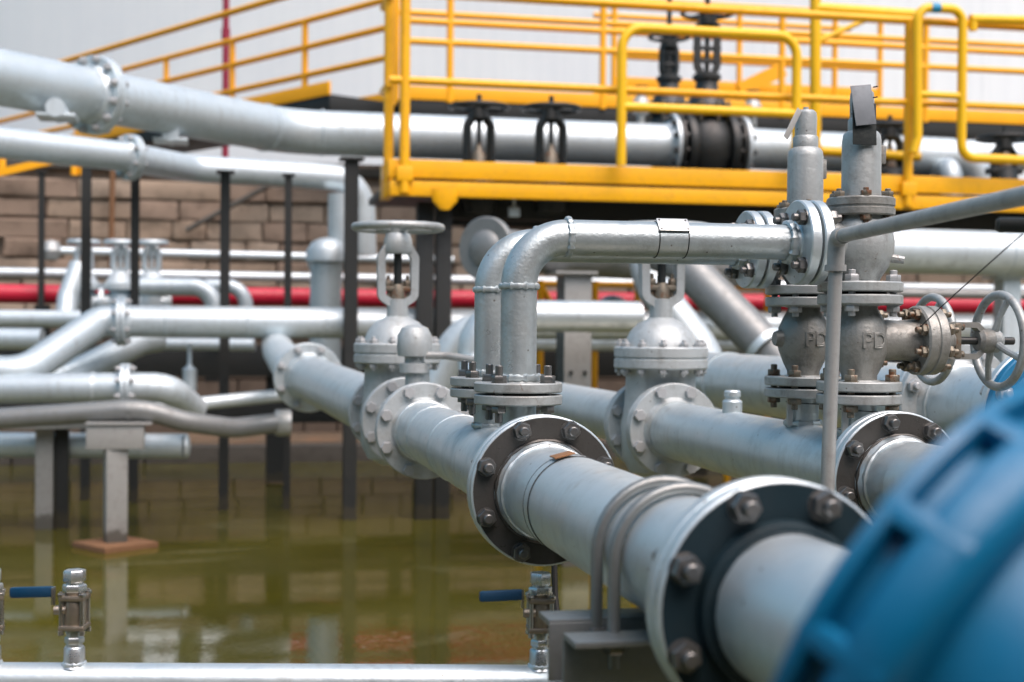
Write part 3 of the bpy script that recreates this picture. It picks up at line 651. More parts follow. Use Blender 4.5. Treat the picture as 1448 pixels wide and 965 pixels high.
# bottom pipe
bp0, bp1 = W(-260, 958, 2.4), W(1010, 972, 2.42); bz = (bp0.z + bp1.z) / 2
hp = thing('header_pipe', 'thin silver header pipe along the bottom edge of the picture', 'pipe', ((bp0.x + bp1.x) / 2, (bp0.y + bp1.y) / 2, bz - .03))
bp0.z = W(0, 963, 2.4).z; bp1.z = bp0.z
ptube(hp, 'pipe_wall', [bp0, bp1], .030, 'silver', n=32)
def on_header(px):
    a, b = 0., 1.
    for _ in range(50):
        m = (a + b) / 2
        if proj(bp0.lerp(bp1, m))[0] < px: a = m
        else: b = m
    return bp0.lerp(bp1, a)
for px, lab, turn in ((105, 'small stainless ball valve with blue lever standing alone on the header pipe at left', 0), (763, 'small stainless ball valve with blue lever beside the dark pipe bracket', .12), (-14, 'small stainless ball valve cut off by the left picture edge', .3)):
    q = on_header(px); zs = .0275
    rot = Matrix.Rotation(-YAW + turn, 4, 'Z')
    bv = thing('ball_valve', lab, 'ball valve', q + Vector((0, 0, zs)), 'ball valves on the header pipe', rot)
    add('socket', lathe([(.0, -.004), (.0225, -.004), (.018, .002), (.0175, .028), (.0155, .031), (0, .031)], 24), 'zinc', bv)
    weld(bv, MW[bv].translation + Vector((0, 0, .001)), UP, .018, .0045, 'silver', 24)
    nb = lathe([(.0135, .03), (.0135, .036), (.012, .036)], 20); hexp(.0165, .036, .047, nb, None, .2); lathe([(.0135, .047), (.0135, .053), (.015, .053), (.015, .06), (0, .06)], 20, nb)
    add('union', nb, 'zinc', bv)
    body = bmesh.new()
    for z0, z1 in ((.06, .069), (.110, .119)):                         # end plates with lobes
        box((0, 0, (z0 + z1) / 2), (.044, .044, z1 - z0), body, .003)
    lathe([(.018, .066), (.0195, .072), (.0195, .107), (.018, .113)], 24, body)
    lathe([(.0155, .119), (.0165, .121), (.0165, .128)], 20, body)
    add('body', body, 'cast_ss', bv)
    for sx in (-1, 1):
        for sy in (-1, 1):
            add('bolt', cached(('bvb',), lambda: hexp(.0062, .1175, .123, lathe([(0, .053), (.0052, .053), (.0052, .06), (.0036, .06), (.0036, .1255), (0, .1255)], 10)), 'stainless'), None, bv, Matrix.Translation((sx * .0175, sy * .0175, 0)))
    pg = bmesh.new(); hexp(.0205, .124, .136, pg, None, .1); lathe([(.0145, .136), (.0145, .140)], 20, pg); hexp(.019, .140, .160, pg, None, .5)
    add('plug', pg, 'zinc', bv)
    ln = -1
    add('stem', tube([(-.01, -.012, .094), (-.03, -.012, .094)], .008, 12), 'cast_ss', bv)
    lv = add('lever', box((-.032, -.012, .118), (.004, .014, .03), bev=.001), 'stainless', bv)
    hb = bmesh.new(); box((0, 0, 0), (.075, .012, .0185), hb, .0055)
    add('grip', hb, 'blue_grip', lv, Matrix.Translation((-.068, -.012, .124)) @ Matrix.Rotation(-.035, 4, 'Y'))
c0 = W(784, 790, 2.9)
cb = thing('cable', 'black cable hanging below the dark bolted flange', 'cable', (c0.x, c0.y, 0))
ptube(cb, 'sheath', fillet([W(783, 770, 2.95), W(785, 850, 2.93), W(792, 900, 2.9), Vector((c0.x + .03, c0.y, -.02))], .4, 8), .0065, 'rubber', n=10)

# ================================================================== FOREGROUND BLUE CASTING
ax = (CR @ Vector((-.577, .40, -.5))).normalized(); axl = .068; cFr = W(1302, 863, .904); cN = cFr - ax * axl
bl = thing('blue_casting', 'large out of focus bright blue flanged casting in the bottom right corner', 'valve', cN)
fm = MW[bl].inverted() @ frame(cN, ax)
Rn = .163
add('near_flange', lathe([(.13, .047), (Rn - .006, .047), (Rn - .001, .043), (Rn, .037), (Rn, .024), (Rn - .003, .016), (Rn - .010, .010), (Rn - .022, .008), (.1, .006)], 72, None, fm), 'blue', bl)
add('dome', lathe([(.128, .012), (.128, -.06), (.118, -.11), (.09, -.15), (.05, -.17), (0, -.18)], 64, None, fm), 'blue', bl)
add('neck', lathe([(.146, .044), (.145, axl * .8), (.146, axl * .92)], 64, None, fm), 'blue', bl)
add('far_flange', lathe([(.1, axl * .89), (Rn - .006, axl * .89), (Rn - .001, axl * .92), (Rn, axl * .97), (Rn, axl * 1.03), (Rn - .004, axl * 1.07), (Rn - .014, axl * 1.1), (0, axl * 1.1)], 72, None, fm), 'blue', bl)
def lug_angle(px, py):
    best = None
    for k in range(720):
        a = 2 * PI * k / 720; q = proj(MW[bl] @ fm @ Vector((Rn * math.cos(a), Rn * math.sin(a), axl * .5))); e = (q[0] - px) ** 2 + (q[1] - py) ** 2
        if best is None or e < best[0]: best = (e, a)
    return best[1]
la, lb = lug_angle(1288, 722), lug_angle(1160, 915); dlt = (lb - la + PI) % (2 * PI) - PI
nl = max(5, round(2 * PI / abs(dlt)))
for k in range(nl):
    lg = add('lug', cached(('blug',), lambda: box((0, 0, axl * .66), (.016, .017, axl * .84), bev=.006), 'blue'), None, bl, fm @ Matrix.Rotation(la + (dlt if k == 1 else 2 * PI * k / nl * (1 if dlt > 0 else -1)), 4, 'Z') @ Matrix.Translation((Rn - .008, 0, 0)))

# ================================================================== FRONT YELLOW PLATFORM (parallel to x)
YF = 9.45
def row_z(px, py): return WY(px, py, YF).z - H
zt, zb_ = row_z(900, 236), row_z(900, 286)
xL, xR = WY(549, 250, YF).x, WY(1448, 250, YF).x + 2.5
deck = thing('platform', 'yellow edged steel platform across the middle on dark columns', 'platform', (xL, YF, 0))
def dl(x, y, z): return Vector((x - xL, y - YF, z + H))
hgt = zt - zb_
add('toe_plate', box(dl((xL + xR) / 2, YF, zt - hgt * .25), (xR - xL, .012, hgt * .50), bev=.003), 'yellow', deck)
add('channel_beam', box(dl((xL + xR) / 2, YF + .01, zb_ + hgt * .205), (xR - xL - .02, .06, hgt * .41), bev=.006), 'yellow', deck)
add('side_beam', box(dl(xL + .03, YF + .26, zb_ + hgt * .22), (.06, .42, hgt * .42), bev=.006), 'yellow', deck)
add('side_toe_plate', box(dl(xL + .01, YF + .25, zt - hgt * .28), (.012, .46, hgt * .54), bev=.003), 'yellow', deck)
gp = W(628, 283, 9.5); add('gusset', lathe([(.085, -.04), (.085, .04), (.03, .1), (0, .1)], 12, None, Matrix.Rotation(PI, 4, 'X') , 1, .25), 'yellow', deck, Matrix.Translation(dl(WY(628, 283, YF).x, YF - .03, zb_ + .01)))
add('deck_plate', box(dl((xL + xR) / 2, YF + .85, zb_ + hgt * .38), (xR - xL - .1, 1.6, .05)), 'black_steel', deck)
for yy in (.45, 1.15): add('joist', box(dl((xL + xR) / 2 + .2, YF + yy, zb_ + .02), (xR - xL - .6, .1, .26), bev=.004), 'black_steel', deck)
for px, wd in ((601, .115), (627, .105), (1190, .1), (1500, .1)):
    p = WY(px, 300, YF + .25)
    cb_ = bmesh.new(); ht = H + zb_ - .02
    for s in (-1, 1): box((0, s * .045, ht / 2 - .1), (wd, .012, ht + .2), cb_, .002)
    box((0, 0, ht / 2 - .1), (.012, .08, ht + .2), cb_)
    box((0, -.01, ht / 2 - .1), (wd * .96, .05, ht + .19), cb_)
    add('column', cb_, 'black_steel', deck, Matrix.Translation(dl(p.x, p.y, -H)))
PR = .027
def rail(t, name, pts, r=PR, mat='yellow', rad=0): return ptube(t, name, pts, r, mat, rad, n=14, steps=6)
gr = thing('guardrail', 'yellow front guardrail of the platform with tall posts and two rails', 'railing', (xL, YF, H + zt))
yt, ym_ = row_z(900, 8), row_z(900, 129)
for px in (572, 1283):
    x = WY(px, 150, YF).x; rail(gr, 'post', [(x, YF - .02, H + zb_ + .02), (x, YF - .02, H + yt)], .034); add('post_clamp', box((0, 0, 0), (.11, .05, .1), bev=.008), 'yellow', gr, MW[gr].inverted() @ Matrix.Translation((x, YF - .03, H + zt - .1)))
x = xL + .02; rail(gr, 'post', [(x, YF + .16, H + zb_), (x, YF + .16, H + yt)], .034)
rail(gr, 'top_rail', [(xL, YF - .02, H + yt), (xR, YF - .02, H + yt)], .03)
rail(gr, 'middle_rail', [(xL, YF - .02, H + ym_), (xR, YF - .02, H + ym_)])
rail(gr, 'side_rail', [(xL + .02, YF + .1, H + yt), (xL + .02, YF + .5, H + yt)]); rail(gr, 'side_rail', [(xL + .02, YF + .1, H + ym_), (xL + .02, YF + .5, H + ym_)])
def Z_(py, px=1000): return H + row_z(px, py)
ga = thing('barrier', 'lemon yellow round cornered barrier loop in front of the black gate valves', 'barrier', WY(1000, 235, YF - .1))
xa, xb = WY(879, 150, YF - .12).x, WY(1126, 150, YF - .12).x; ya = YF - .12
za = WY(1000, 45, ya).z; zm = WY(1000, 156, ya).z; zl = WY(1000, 228, ya).z
rail(ga, 'frame', [(xa, ya, zl - .05), (xa, ya, za), (xb, ya, za), (xb, ya, zl - .05)], .034, 'yellow_gate', .14); rail(ga, 'cross_bar', [(xa, ya, zm), (xb, ya, zm)], .032, 'yellow_gate')
gb2 = thing('barrier', 'narrow round cornered yellow guard hoop with a blue tape mark on top', 'barrier', WY(1330, 235, YF - .1))
xa, xb = WY(1296, 150, ya).x, WY(1360, 150, ya).x; zt2 = WY(1330, 12, ya).z; zl2 = WY(1330, 222, ya).z
rail(gb2, 'frame', [(xa - .02, ya, zl2 + .02), (xa + .01, ya, zl2 + .12), (xa, ya, zt2), (xb, ya, zt2), (xb, ya, zl2), (xb + 1.6, ya, zl2 - .01)], .034, 'yellow_gate', .1)
rail(gb2, 'rung', [(xa, ya, WY(1330, 135, ya).z), (xb, ya, WY(1330, 135, ya).z)], .026, 'yellow_gate')
add('tape', tube([inl(gb2, (xa + .1, ya, zt2)), inl(gb2, (xa + .17, ya, zt2))], .036, 14), 'tape', gb2)
gc = thing('guard_bar', 'yellow sloping bar fixed high at the right picture edge', 'railing', WY(1380, 30, ya))
rail(gc, 'bar', [WY(1372, 27, ya), WY(1600, 33, ya)], .034, 'yellow_gate'); rail(gc, 'bracket', [WY(1376, 27, ya), WY(1376, 44, ya)], .03, 'yellow_gate')
gd = thing('guard_bar', 'thick yellow bar and post above the safety valve caps', 'railing', WY(1157, 240, YF + .5))
yq = YF + .5
rail(gd, 'post', [WY(1153, 260, yq), WY(1153, -30, yq)], .042, 'yellow_gate'); rail(gd, 'bar', [WY(1153, 12, yq), WY(1300, 22, yq)], .045, 'yellow_gate'); rail(gd, 'lower_bar', [WY(1160, 214, yq), WY(1300, 222, yq)], .036, 'yellow_gate')
rail(gd, 'brace', [WY(1158, 58, yq), WY(1225, 28, yq)], .02, 'yellow_gate')

# ================================================================== REAR WALKWAYS
def walkway(label, A, B, zd, posts, mat='yellow_far', rails=(1.1, .72, .38), toe=.14, width=.9, name='walkway', rr=.036, side=1):
    A, B = Vector(A), Vector(B); t = thing(name, label, 'walkway', (A.x, A.y, A.z)); d = (B - A); L = d.length; d.normalize()
    ang = math.atan2(d.y, d.x); R = Matrix.Rotation(ang, 4, 'Z'); nrm = R @ Vector((0, 1, 0)) * side
    sl = Matrix.Rotation(-math.asin(d.z), 4, 'Y')
    def bx(nm, off, z, s, m): add(nm, box((0, 0, 0), s, bev=.004), m, t, MW[t].inverted() @ Matrix.Translation((A + B) / 2 + nrm * off + Vector((0, 0, z))) @ R @ sl)
    bx('toe_plate', 0, toe / 2 - .03, (L, .03, toe), mat); bx('stringer', width, toe / 2 - .03, (L, .03, toe), mat); bx('deck_plate', width / 2, -.1, (L, width, .16), 'black_steel')
    for h in rails:
        rail(t, 'rail', [A + Vector((0, 0, h)), B + Vector((0, 0, h))], rr, mat)
    rail(t, 'far_rail', [A + nrm * width + Vector((0, 0, rails[0])), B + nrm * width + Vector((0, 0, rails[0]))], rr, mat)
    for f in posts: rail(t, 'post', [A.lerp(B, f) + Vector((0, 0, -.05)), A.lerp(B, f) + Vector((0, 0, rails[0]))], .036, mat)
    return t
YR = 14.6
A = WY(566, 136, YR); B = LX(1600, 0, YR); B.z = A.z
def fr(px, a, b):
    lo, hi = 0., 1.
    for _ in range(40):
        m = (lo + hi) / 2
        if proj(a.lerp(b, m))[0] < px: lo = m
        else: hi = m
    return lo
walkway('orange yellow rear walkway running level behind the black gate valves', A, B, 0, [fr(px, A, B) for px in (636, 852, 1105, 1308)], rails=(1.06, .78, .57))
A2 = W(560, 134, 15.0); A2.z = A.z; dl2 = Vector((-.73, 1.0, 0)); 
VPx = -1133; rd = ray(VPx, 446); rd.z = 0; rd.normalize()
B2 = A2 + rd * 13.5
walkway('orange yellow walkway receding left behind the thick overhead pipe', A2, B2, 0, [fr_ for fr_ in [.0, .125, .24, .36, .55, .8]], rails=(1.1, .8, .48), side=1, width=.85)
YU2 = 16.8
A3, B3 = WY(866, 121, YU2), WY(1245, 131, YU2); B3.z = A3.z
walkway('upper orange yellow landing behind the black gate valves at top', A3, B3, 0, [fr(px, A3, B3) for px in (868, 1045, 1106, 1180, 1244)], rails=(1.05, .68, .36))
st = thing('stair_stringer', 'small yellow stair stringer sloping up beside the upper landing', 'stair', WY(1050, 125, YU2 - .3))
add('stringer', tube([inl(st, WY(1045, 128, YU2 - .3)), inl(st, WY(1108, 98, YU2 - .3))], 1, 4, sq=(.09, .03)), 'yellow_far', st, smooth=0)
# low left walkway
A4, B4 = W(-60, 258, 11.6), W(94, 223, 11.6)
lw = thing('walkway', 'low yellow edged walkway stub under the pipes at the left edge', 'walkway', A4)
add('toe_plate', tube([inl(lw, A4), inl(lw, B4)], 1, 4, sq=(.03, .02)), 'yellow_far', lw, smooth=0)
for px in (3, 105, 116): rail(lw, 'post', [W(px, 248, 11.8), W(px, 215, 11.8)], .03, 'yellow_far')

# ================================================================== OVERHEAD PIPES
YQ = 10.45; ZQ = 1.40; RQ = .162
q0 = LX(405, ZQ, YQ); q1 = LX(950, ZQ, YQ); q2 = LX(1042, ZQ, YQ); q3 = LX(1378, ZQ - .02, YQ)
ql = LV(132, ZQ, 8.75); qd = (q0 - ql).normalized(); qs = ql - qd * 2.6
ov = thing('overhead_pipe', 'thick silver overhead pipe bending behind the yellow platform posts', 'pipe', q0)
ov2 = thing('overhead_pipe', 'thick silver overhead pipe end at the top left picture edge', 'pipe', ql)
ptube(ov, 'pipe_wall', [ql + qd * .03, q0, q1 - XD * .03], RQ, 'silver_far', rad=.6, n=36, steps=6)
ptube(ov2, 'pipe_wall', [qs, ql - qd * .03], RQ, 'silver_far', n=36)
fq = dict(r0=RQ, ro=.242, t=.032, nb=12, bc=.216, bd=.026)
flange_pair(ov2, ov, ql, -qd, mats=('silver_far', 'silver_far'), bolt='bolt_paint', hubs=(.03, .03), **fq)
weld(ov, q0 + XD * .25, XD, RQ + .003, .008, 'silver_far'); weld(ov, q0 - qd * .25, qd, RQ + .003, .008, 'silver_far')
for px, d in ((80, 8.3), (240, 9.35)):
    pp = LV(px, ZQ - RQ - .02, d); sh = bmesh.new(); box((0, 0, -.02), (.22, .26, .02), sh, .003); box((0, 0, .02), (.016, .26, .08), sh, .002)
    for s in (-1, 1): lathe([(0, -.012), (.055, -.012), (.055, .012), (0, .012)], 20, sh, Matrix.Translation((0, s * .12, .02)) @ Matrix.Rotation(PI / 2, 4, 'X'))
    add('shoe', sh, 'silver_far', ov2 if px < 100 else ov, MW[ov2 if px < 100 else ov].inverted() @ Matrix.Translation(pp))
ovr = thing('overhead_pipe', 'thick silver overhead pipe right of the large black gate valve', 'pipe', q2)
ptube(ovr, 'pipe_wall', [q2 + XD * .03, q3, q3 + Vector((0, 0, -.5))], RQ * .97, 'silver_far', rad=.3, n=32)
sp = thing('pipe_elbow', 'small silver elbow poking up behind the platform at right', 'pipe', WY(1340, 260, 10.1))
ptube(sp, 'pipe_wall', [WY(1346, 300, 10.1), WY(1346, 236, 10.1), WY(1346, 236, 10.1) + Vector((.1, .6, 0))], .085, 'silver_far', rad=.12)
# black gate valves
def black_valve(label, c, r, ztop, wheelR, flg=True, bodyR=.2, hw2=.035):
    t = thing('black_gate_valve', label, 'valve', c, 'black gate valves')
    b = lathe([(0, -.26), (.12, -.25), (.17, -.19), (bodyR, -.08), (bodyR, .08), (.17, .17), (.15, .22)], 32)
    add('body', b, 'black', t)
    if flg:
        RXm = Matrix.Rotation(PI / 2, 4, 'Y')
        for s in (-1, 1): add('flange', lathe([(0, -.03), (.25, -.03), (.255, -.02), (.255, .02), (.25, .03), (0, .03)], 40), 'black', t, Matrix.Translation((s * .17, 0, 0)) @ RXm)
    bf = add('bonnet_flange', lathe([(0, .22), (.2, .22), (.2, .3), (0, .3)], 36), 'black', t)
    for k in range(8): a = 2 * PI * k / 8 + .2; add('bolt', cached(('bkb',), stud(.08, .024, .02), 'bolt_rusty'), None, bf, Matrix.Translation((.17 * math.cos(a), .17 * math.sin(a), .26)))
    add('bonnet', lathe([(.16, .3), (.13, .38), (.09, .44), (.085, .5), (.11, .52), (.11, .55), (.07, .57)], 28), 'black', t)
    yk = bmesh.new()
    for s in (-1, 1): tube(fillet([(s * .03, 0, .52), (s * hw2 * 1.6, 0, .62), (s * hw2 * 1.6, 0, ztop - .1), (s * .03, 0, ztop - .02)], .06, 5), .025, 10, yk, sq=(.022, .03))
    lathe([(.03, ztop - .09), (.07, ztop - .07), (.07, ztop - .02), (.04, ztop)], 20, yk)
    for z in (.66, .76, .86): box((0, 0, z), (hw2 * 4.4, .05, .03), yk, .008)
    add('yoke', yk, 'black', t)
    add('stem', tube([(0, 0, .5), (0, 0, ztop + .55)], .022, 12), 'black', t)
    handwheel(t, Matrix.Translation((0, 0, ztop + .02)), wheelR, .016, 'black', 4, .05, .0, .03)
    return t
pv = (q1 + q2) / 2; zw = WY(988, 22, YQ).z - pv.z
BV = black_valve('large black gate valve in the overhead pipe, the taller one with higher handwheel', pv, .2, zw, .195, True, .23, .05)
flk = dict(r0=RQ, ro=.242, t=.032, nb=12, bc=.216, bd=.024)
flange_pair(ov, BV, q1, -XD, mats=('silver_far', 'black'), bolt='black', hubs=(.03, .01), **flk)
flange_pair(ovr, BV, q2, XD, mats=('silver_far', 'black'), bolt='black', hubs=(.03, .01), **flk)
p = WY(945, 200, YQ + 1.3); black_valve('black gate valve behind the taller one with lower handwheel', p, .2, WY(945, 56, YQ + 1.3).z - p.z, .17, False, .2, .035)
bpipe = thing('overhead_pipe', 'silver overhead pipe mostly hidden behind the thick overhead pipe', 'pipe', p)
ptube(bpipe, 'pipe_wall', [p - XD * 3.2 + Vector((0, 0, -.02)), p + XD * 4.5 + Vector((0, 0, -.02))], .13, 'silver_far')
def small_black(label, px, wpy, y):
    c = WY(px, 222, y); t = thing('handwheel_valve', label, 'valve', c, 'black handwheel valves along the platform')
    zw = WY(px, wpy, y).z - c.z; yk = bmesh.new()
    for s in (-1, 1): tube(fillet([(s * .085, 0, -.12), (s * .085, 0, zw - .13), (s * .035, 0, zw - .05)], .05, 5), .02, 10, yk, sq=(.018, .026))
    lathe([(.03, zw - .1), (.06, zw - .08), (.055, zw - .02), (.03, zw)], 20, yk)
    box((0, 0, -.11), (.26, .12, .05), yk, .008)
    add('yoke', yk, 'black', t); add('stem', tube([(0, 0, -.1), (0, 0, zw + .09)], .018, 12), 'black', t)
    add('gland', lathe([(.06, -.08), (.05, .02), (.025, .05), (.02, .09)], 16), 'bolt_rusty', t)
    add('body', lathe([(0, -.42), (.11, -.40), (.13, -.3), (.11, -.18), (.09, -.1), (0, -.1)], 24), 'black', t)
    handwheel(t, Matrix.Translation((0, 0, zw)), .20, .017, 'black', 4, .05, .0, .03)
small_black('black handwheel valve behind the platform edge nearest the left corner posts', 677, 152, 9.85)
small_black('black handwheel valve behind the platform edge, second from the left corner posts', 779, 154, 9.85)
small_black('black handwheel valve behind the platform at the right picture edge', 1420, 196, 9.85)
small_black('black handwheel valve seen past the front safety valve cap', 1258, 180, 10.0)
for px, py, lab in ((906, 122, 'small rusty capped bleed valve just left of the black gate valves'), (1064, 128, 'small rusty capped bleed valve just right of the black gate valves')):
    t = thing('bleed_valve', lab, 'valve', WY(px, 178, YQ), 'bleed valves on the overhead pipe'); zz = WY(px, py, YQ).z - MW[t].translation.z
    add('body', lathe([(.03, -.1), (.03, zz * .25), (.06, zz * .3), (.075, zz * .5), (.05, zz * .7), (.03, zz * .75), (.03, zz * .85)], 18), 'silver_worn', t)
    add('cap', lathe([(.03, zz * .8), (.055, zz * .84), (.055, zz), (0, zz)], 12), 'plate_rust', t); add('lever', box((-.1, -.05, zz * .5), (.2, .03, .03), bev=.005), 'yellow', t)
# second overhead pipe
o0, o1, o2 = LV(-60, 1.19, 9.2), LV(182, 1.19, 10.2), LV(268, 1.19, 10.9); o3 = LV(510, 1.19, 11.6)
lw2 = thing('overhead_pipe', 'thinner silver pipe below the thick overhead pipe at left ending in a downturn', 'pipe', o2)
ptube(lw2, 'pipe_wall', [o1 + (o2 - o1).normalized() * .02, o2, o3, o3 + Vector((0.02, 0, -.62))], .105, 'silver_far', rad=.26, n=28)
lw3 = thing('overhead_pipe', 'thinner silver pipe at the left edge under the thick overhead pipe', 'pipe', o0)
ptube(lw3, 'pipe_wall', [o0, o1 - (o2 - o1).normalized() * .02], .105, 'silver_far', n=28)
flange_pair(lw3, lw2, o1, o0 - o1, .105, .165, .026, 8, .142, .02, mats=('silver_far', 'silver_far'), bolt='bolt_paint')
el = thing('pipe_elbow', 'white blurred elbow and riser behind the left gate valve handwheel', 'pipe', LV(460, -.15, 11.4))
ptube(el, 'pipe_wall', [LV(483, 1.05, 11.4), LV(483, .55, 11.4), LV(447, .5, 11.2), ], .115, 'silver_far', rad=.1, n=24)
ptube(el, 'riser', [LV(462, .62, 11.2), LV(460, .15, 11.2), LV(460, -.3, 11.2)], .125, 'silver_far', n=24)
add('cap', lathe([(.17, 0), (.165, .08), (.12, .15), (.06, .18), (0, .19)], 24), 'silver_far', el, MW[el].inverted() @ Matrix.Translation(LV(462, .5, 11.2)))
# ---- rack columns
for px, d, y0, wd, lab in ((120, 10.7, 232, .07, 'slim black pipe rack column nearest the far left valve cluster'), (189, 10.6, 238, .062, 'slim black pipe rack column between the white far valves'), (316, 10.2, 246, .07, 'slim black pipe rack column standing in the pool left of centre'), (405, 10.25, 250, .05, 'thinnest black column standing in the pool'), (498, 9.75, 228, .09, 'black pipe rack column just left of the big handwheel'), (57, 12.0, 245, .05, 'short black column under the low yellow walkway')):
    top = W(px, y0, d); b_ = W(px - (4 if px == 498 else 0), 700, d)
    t = thing('rack_column', lab, 'column', (b_.x, b_.y, 0), 'black pipe rack columns'); hh = top.z
    c = bmesh.new()
    for s in (-1, 1): box((0, s * wd * .45, hh / 2 - .1), (wd, .008, hh + .2), c)
    box((0, 0, hh / 2 - .1), (wd * .8, wd * .85, hh + .19), c)
    add('shaft', c, 'black_steel', t, smooth=0); add('cap_plate', box((0, 0, hh + .008), (wd * 1.8, wd * 1.8, .016)), 'black_steel', t, smooth=0); add('foot_plate', box((0, 0, -.08), (wd * 2.4, wd * 2.4, .02)), 'black_steel', t, smooth=0)

# ================================================================== MID LEFT PIPES
ZL = .015; YL = 9.95
l0 = LX(172, ZL, YL); l1 = LX(1400, ZL, YL)
L1 = thing('cross_pipe', 'silver pipe crossing level behind the gate valves from the flange at left', 'pipe', l0)
ptube(L1, 'pipe_wall', [l0 + XD * .02, l1], .107, 'silver_far', n=30)
for px_ in (235, 350, 462, 700, 860, 1040): weld(L1, LX(px_, ZL, YL), XD, .108, .007, 'silver_far', 24)
L1b = thing('cross_pipe', 'silver pipe slanting down left from the flange beside the far valves', 'pipe', l0)
s1 = W(30, 527, 9.0)
ptube(L1b, 'pipe_wall', [l0 - XD * .02, l0 - XD * .14, s1 + Vector((.02, 0, 0)), LV(-120, s1.z - H, 8.9)], .105, 'silver_far', rad=.2, n=30)
flange_pair(L1, L1b, l0, XD, .105, .168, .028, 8, .145, .02, mats=('silver_far', 'silver_far'), bolt='bolt_paint', hubs=(.03, .03))
def bgpipe(label, pts, r, mat='silver_far', rad=0, name='cross_pipe', n=22):
    t = thing(name, label, 'pipe', pts[0]); ptube(t, 'pipe_wall', pts, r, mat, rad, n=n)
    P_ = [Vector(q) for q in pts]
    for a_, b_ in zip(P_, P_[1:]):
        if (b_ - a_).length > 1.2 and r > .04:
            for f_ in (.18, .5, .82): weld(t, a_.lerp(b_, f_), b_ - a_, r + .001, .006, mat, 24)
    return t
bgpipe('silver pipe behind the slanting one, level with it at the left edge', [LV(-60, .03, 11.2), LV(125, .03, 11.2), LV(220, .03, 11.9)], .07)
bgpipe('silver pipe at left edge just above the elbowed pipe', [LV(-60, -.12, 10.4), LV(60, -.12, 10.4)], .08)
t = bgpipe('second slanting silver pipe half hidden behind the first at left', [W(225, 478, 10.3), W(200, 482, 10.2), W(105, 530, 9.7), W(60, 545, 9.6)], .1, rad=.25)
a5 = LV(-60, -.42, 8.9); b5 = LV(178, -.40, 8.9); c5 = LV(238, -.40, 8.95)
L5 = thing('cross_pipe', 'silver flanged pipe at left turning away in a downward elbow', 'pipe', b5)
ptube(L5, 'pipe_wall', [b5 + XD * .02, c5, c5 + Vector((.16, .25, -.16))], .092, 'silver_far', rad=.18, n=26)
L5b = thing('cross_pipe', 'silver strapped pipe at the left edge leading to a flange', 'pipe', a5)
ptube(L5b, 'pipe_wall', [a5, b5 - XD * .02], .092, 'silver_far', n=26)
flange_pair(L5, L5b, b5, XD, .092, .15, .026, 8, .128, .02, mats=('silver_far', 'silver_far'), bolt='bolt_paint', hubs=(.02, .02))
add('strap_ring', lathe([(.09, -.01), (.1, -.01), (.1, .01), (.09, .01)], 30, closed=True), 'silver_far', L5b, MW[L5b].inverted() @ frame(LV(132, -.405, 8.9), XD))
L6 = bgpipe('dull grey pipe dipping in a shallow curve over the pool at left', [W(-60, 596, 8.5), W(95, 586, 8.5), W(200, 578, 8.5), W(262, 597, 8.6), W(330, 606, 8.8), W(402, 597, 9.0)], .062, 'grey_pipe', .5)
add('union', lathe([(.05, -.05), (.08, -.05), (.085, -.03), (.085, .03), (.08, .05), (.05, .05)], 16, closed=True), 'silver_worn', L6, MW[L6].inverted() @ frame(W(400, 598, 9.0), XD)); add('clamp_ring', lathe([(.06, -.008), (.069, -.008), (.069, .008), (.06, .008)], 24, closed=True), 'ubolt', L6, MW[L6].inverted() @ frame(W(182, 581, 8.5), XD))
bgpipe('thin white pipe rising gently right above the dipping grey pipe', [W(150, 585, 9.3), W(400, 559, 9.8)], .045)
t = bgpipe('white capped pipe low over the pool behind the grey supports', [LV(-60, -.80, 9.3), LV(262, -.80, 9.3)], .082)
add('end_cap', lathe([(.083, 0), (.08, .02), (.05, .035), (0, .04)], 24), 'silver_far', t, MW[t].inverted() @ frame(LV(262, -.80, 9.3), XD))
bgpipe('thin silver pipe under the level cross pipe left of the gate valve', [LV(200, -.16, 11.2), LV(360, -.16, 11.2)], .05)
bgpipe('silver elbow pipe rising behind the twin risers', [W(612, 560, 8.6), W(640, 492, 8.6), W(665, 465, 8.6), W(735, 462, 8.6)], .1, rad=.25, name='pipe_elbow')
dv_ = thing('drain_valve', 'small white drain valve hanging below the thin pipe over the pool', 'valve', W(268, 535, 9.9))
add('body', lathe([(.02, -.1), (.05, -.09), (.05, .06), (.025, .08), (.015, .1), (.015, .24), (0, .24)], 14), 'silver_far', dv_)
# T supports over the pool
ts = W(163, 768, 8.45)
T = thing('pipe_support', 'grey T-shaped pipe support on a rusty base plate in the pool', 'pipe support', (ts.x, ts.y, 0))
rz = Matrix.Rotation(.62, 4, 'Z')
add('base_plate', box((0, 0, .012), (.36, .36, .045), bev=.004, R=rz), 'plate_rust', T)
zh = W(165, 600, 8.45).z
add('post', box((0, 0, zh / 2), (.125, .1, zh - .03), bev=.006, R=Matrix.Rotation(.25, 4, 'Z')), 'support', T)
add('head_beam', box((0, 0, zh - .075), (.33, .13, .14), bev=.006, R=Matrix.Rotation(.0, 4, 'Z')), 'support', T)
add('saddle', box((.02, 0, zh + .006), (.38, .16, .012), bev=.002), 'support', T)
ts2 = W(70, 725, 9.2)
T2 = thing('pipe_support', 'grey pipe support with a dark side and long top beam at left', 'pipe support', (ts2.x, ts2.y, 0))
zh2 = W(70, 604, 9.2).z
add('post', box((-.03, 0, zh2 / 2 - .05), (.11, .1, zh2 + .1), bev=.006), 'support', T2); add('dark_channel', box((.075, .01, zh2 / 2 - .05), (.085, .07, zh2 + .1), bev=.004), 'black_steel', T2)
add('head_beam', box((.02, -.1, zh2 + .03), (.62, .2, .06), bev=.006), 'support', T2)

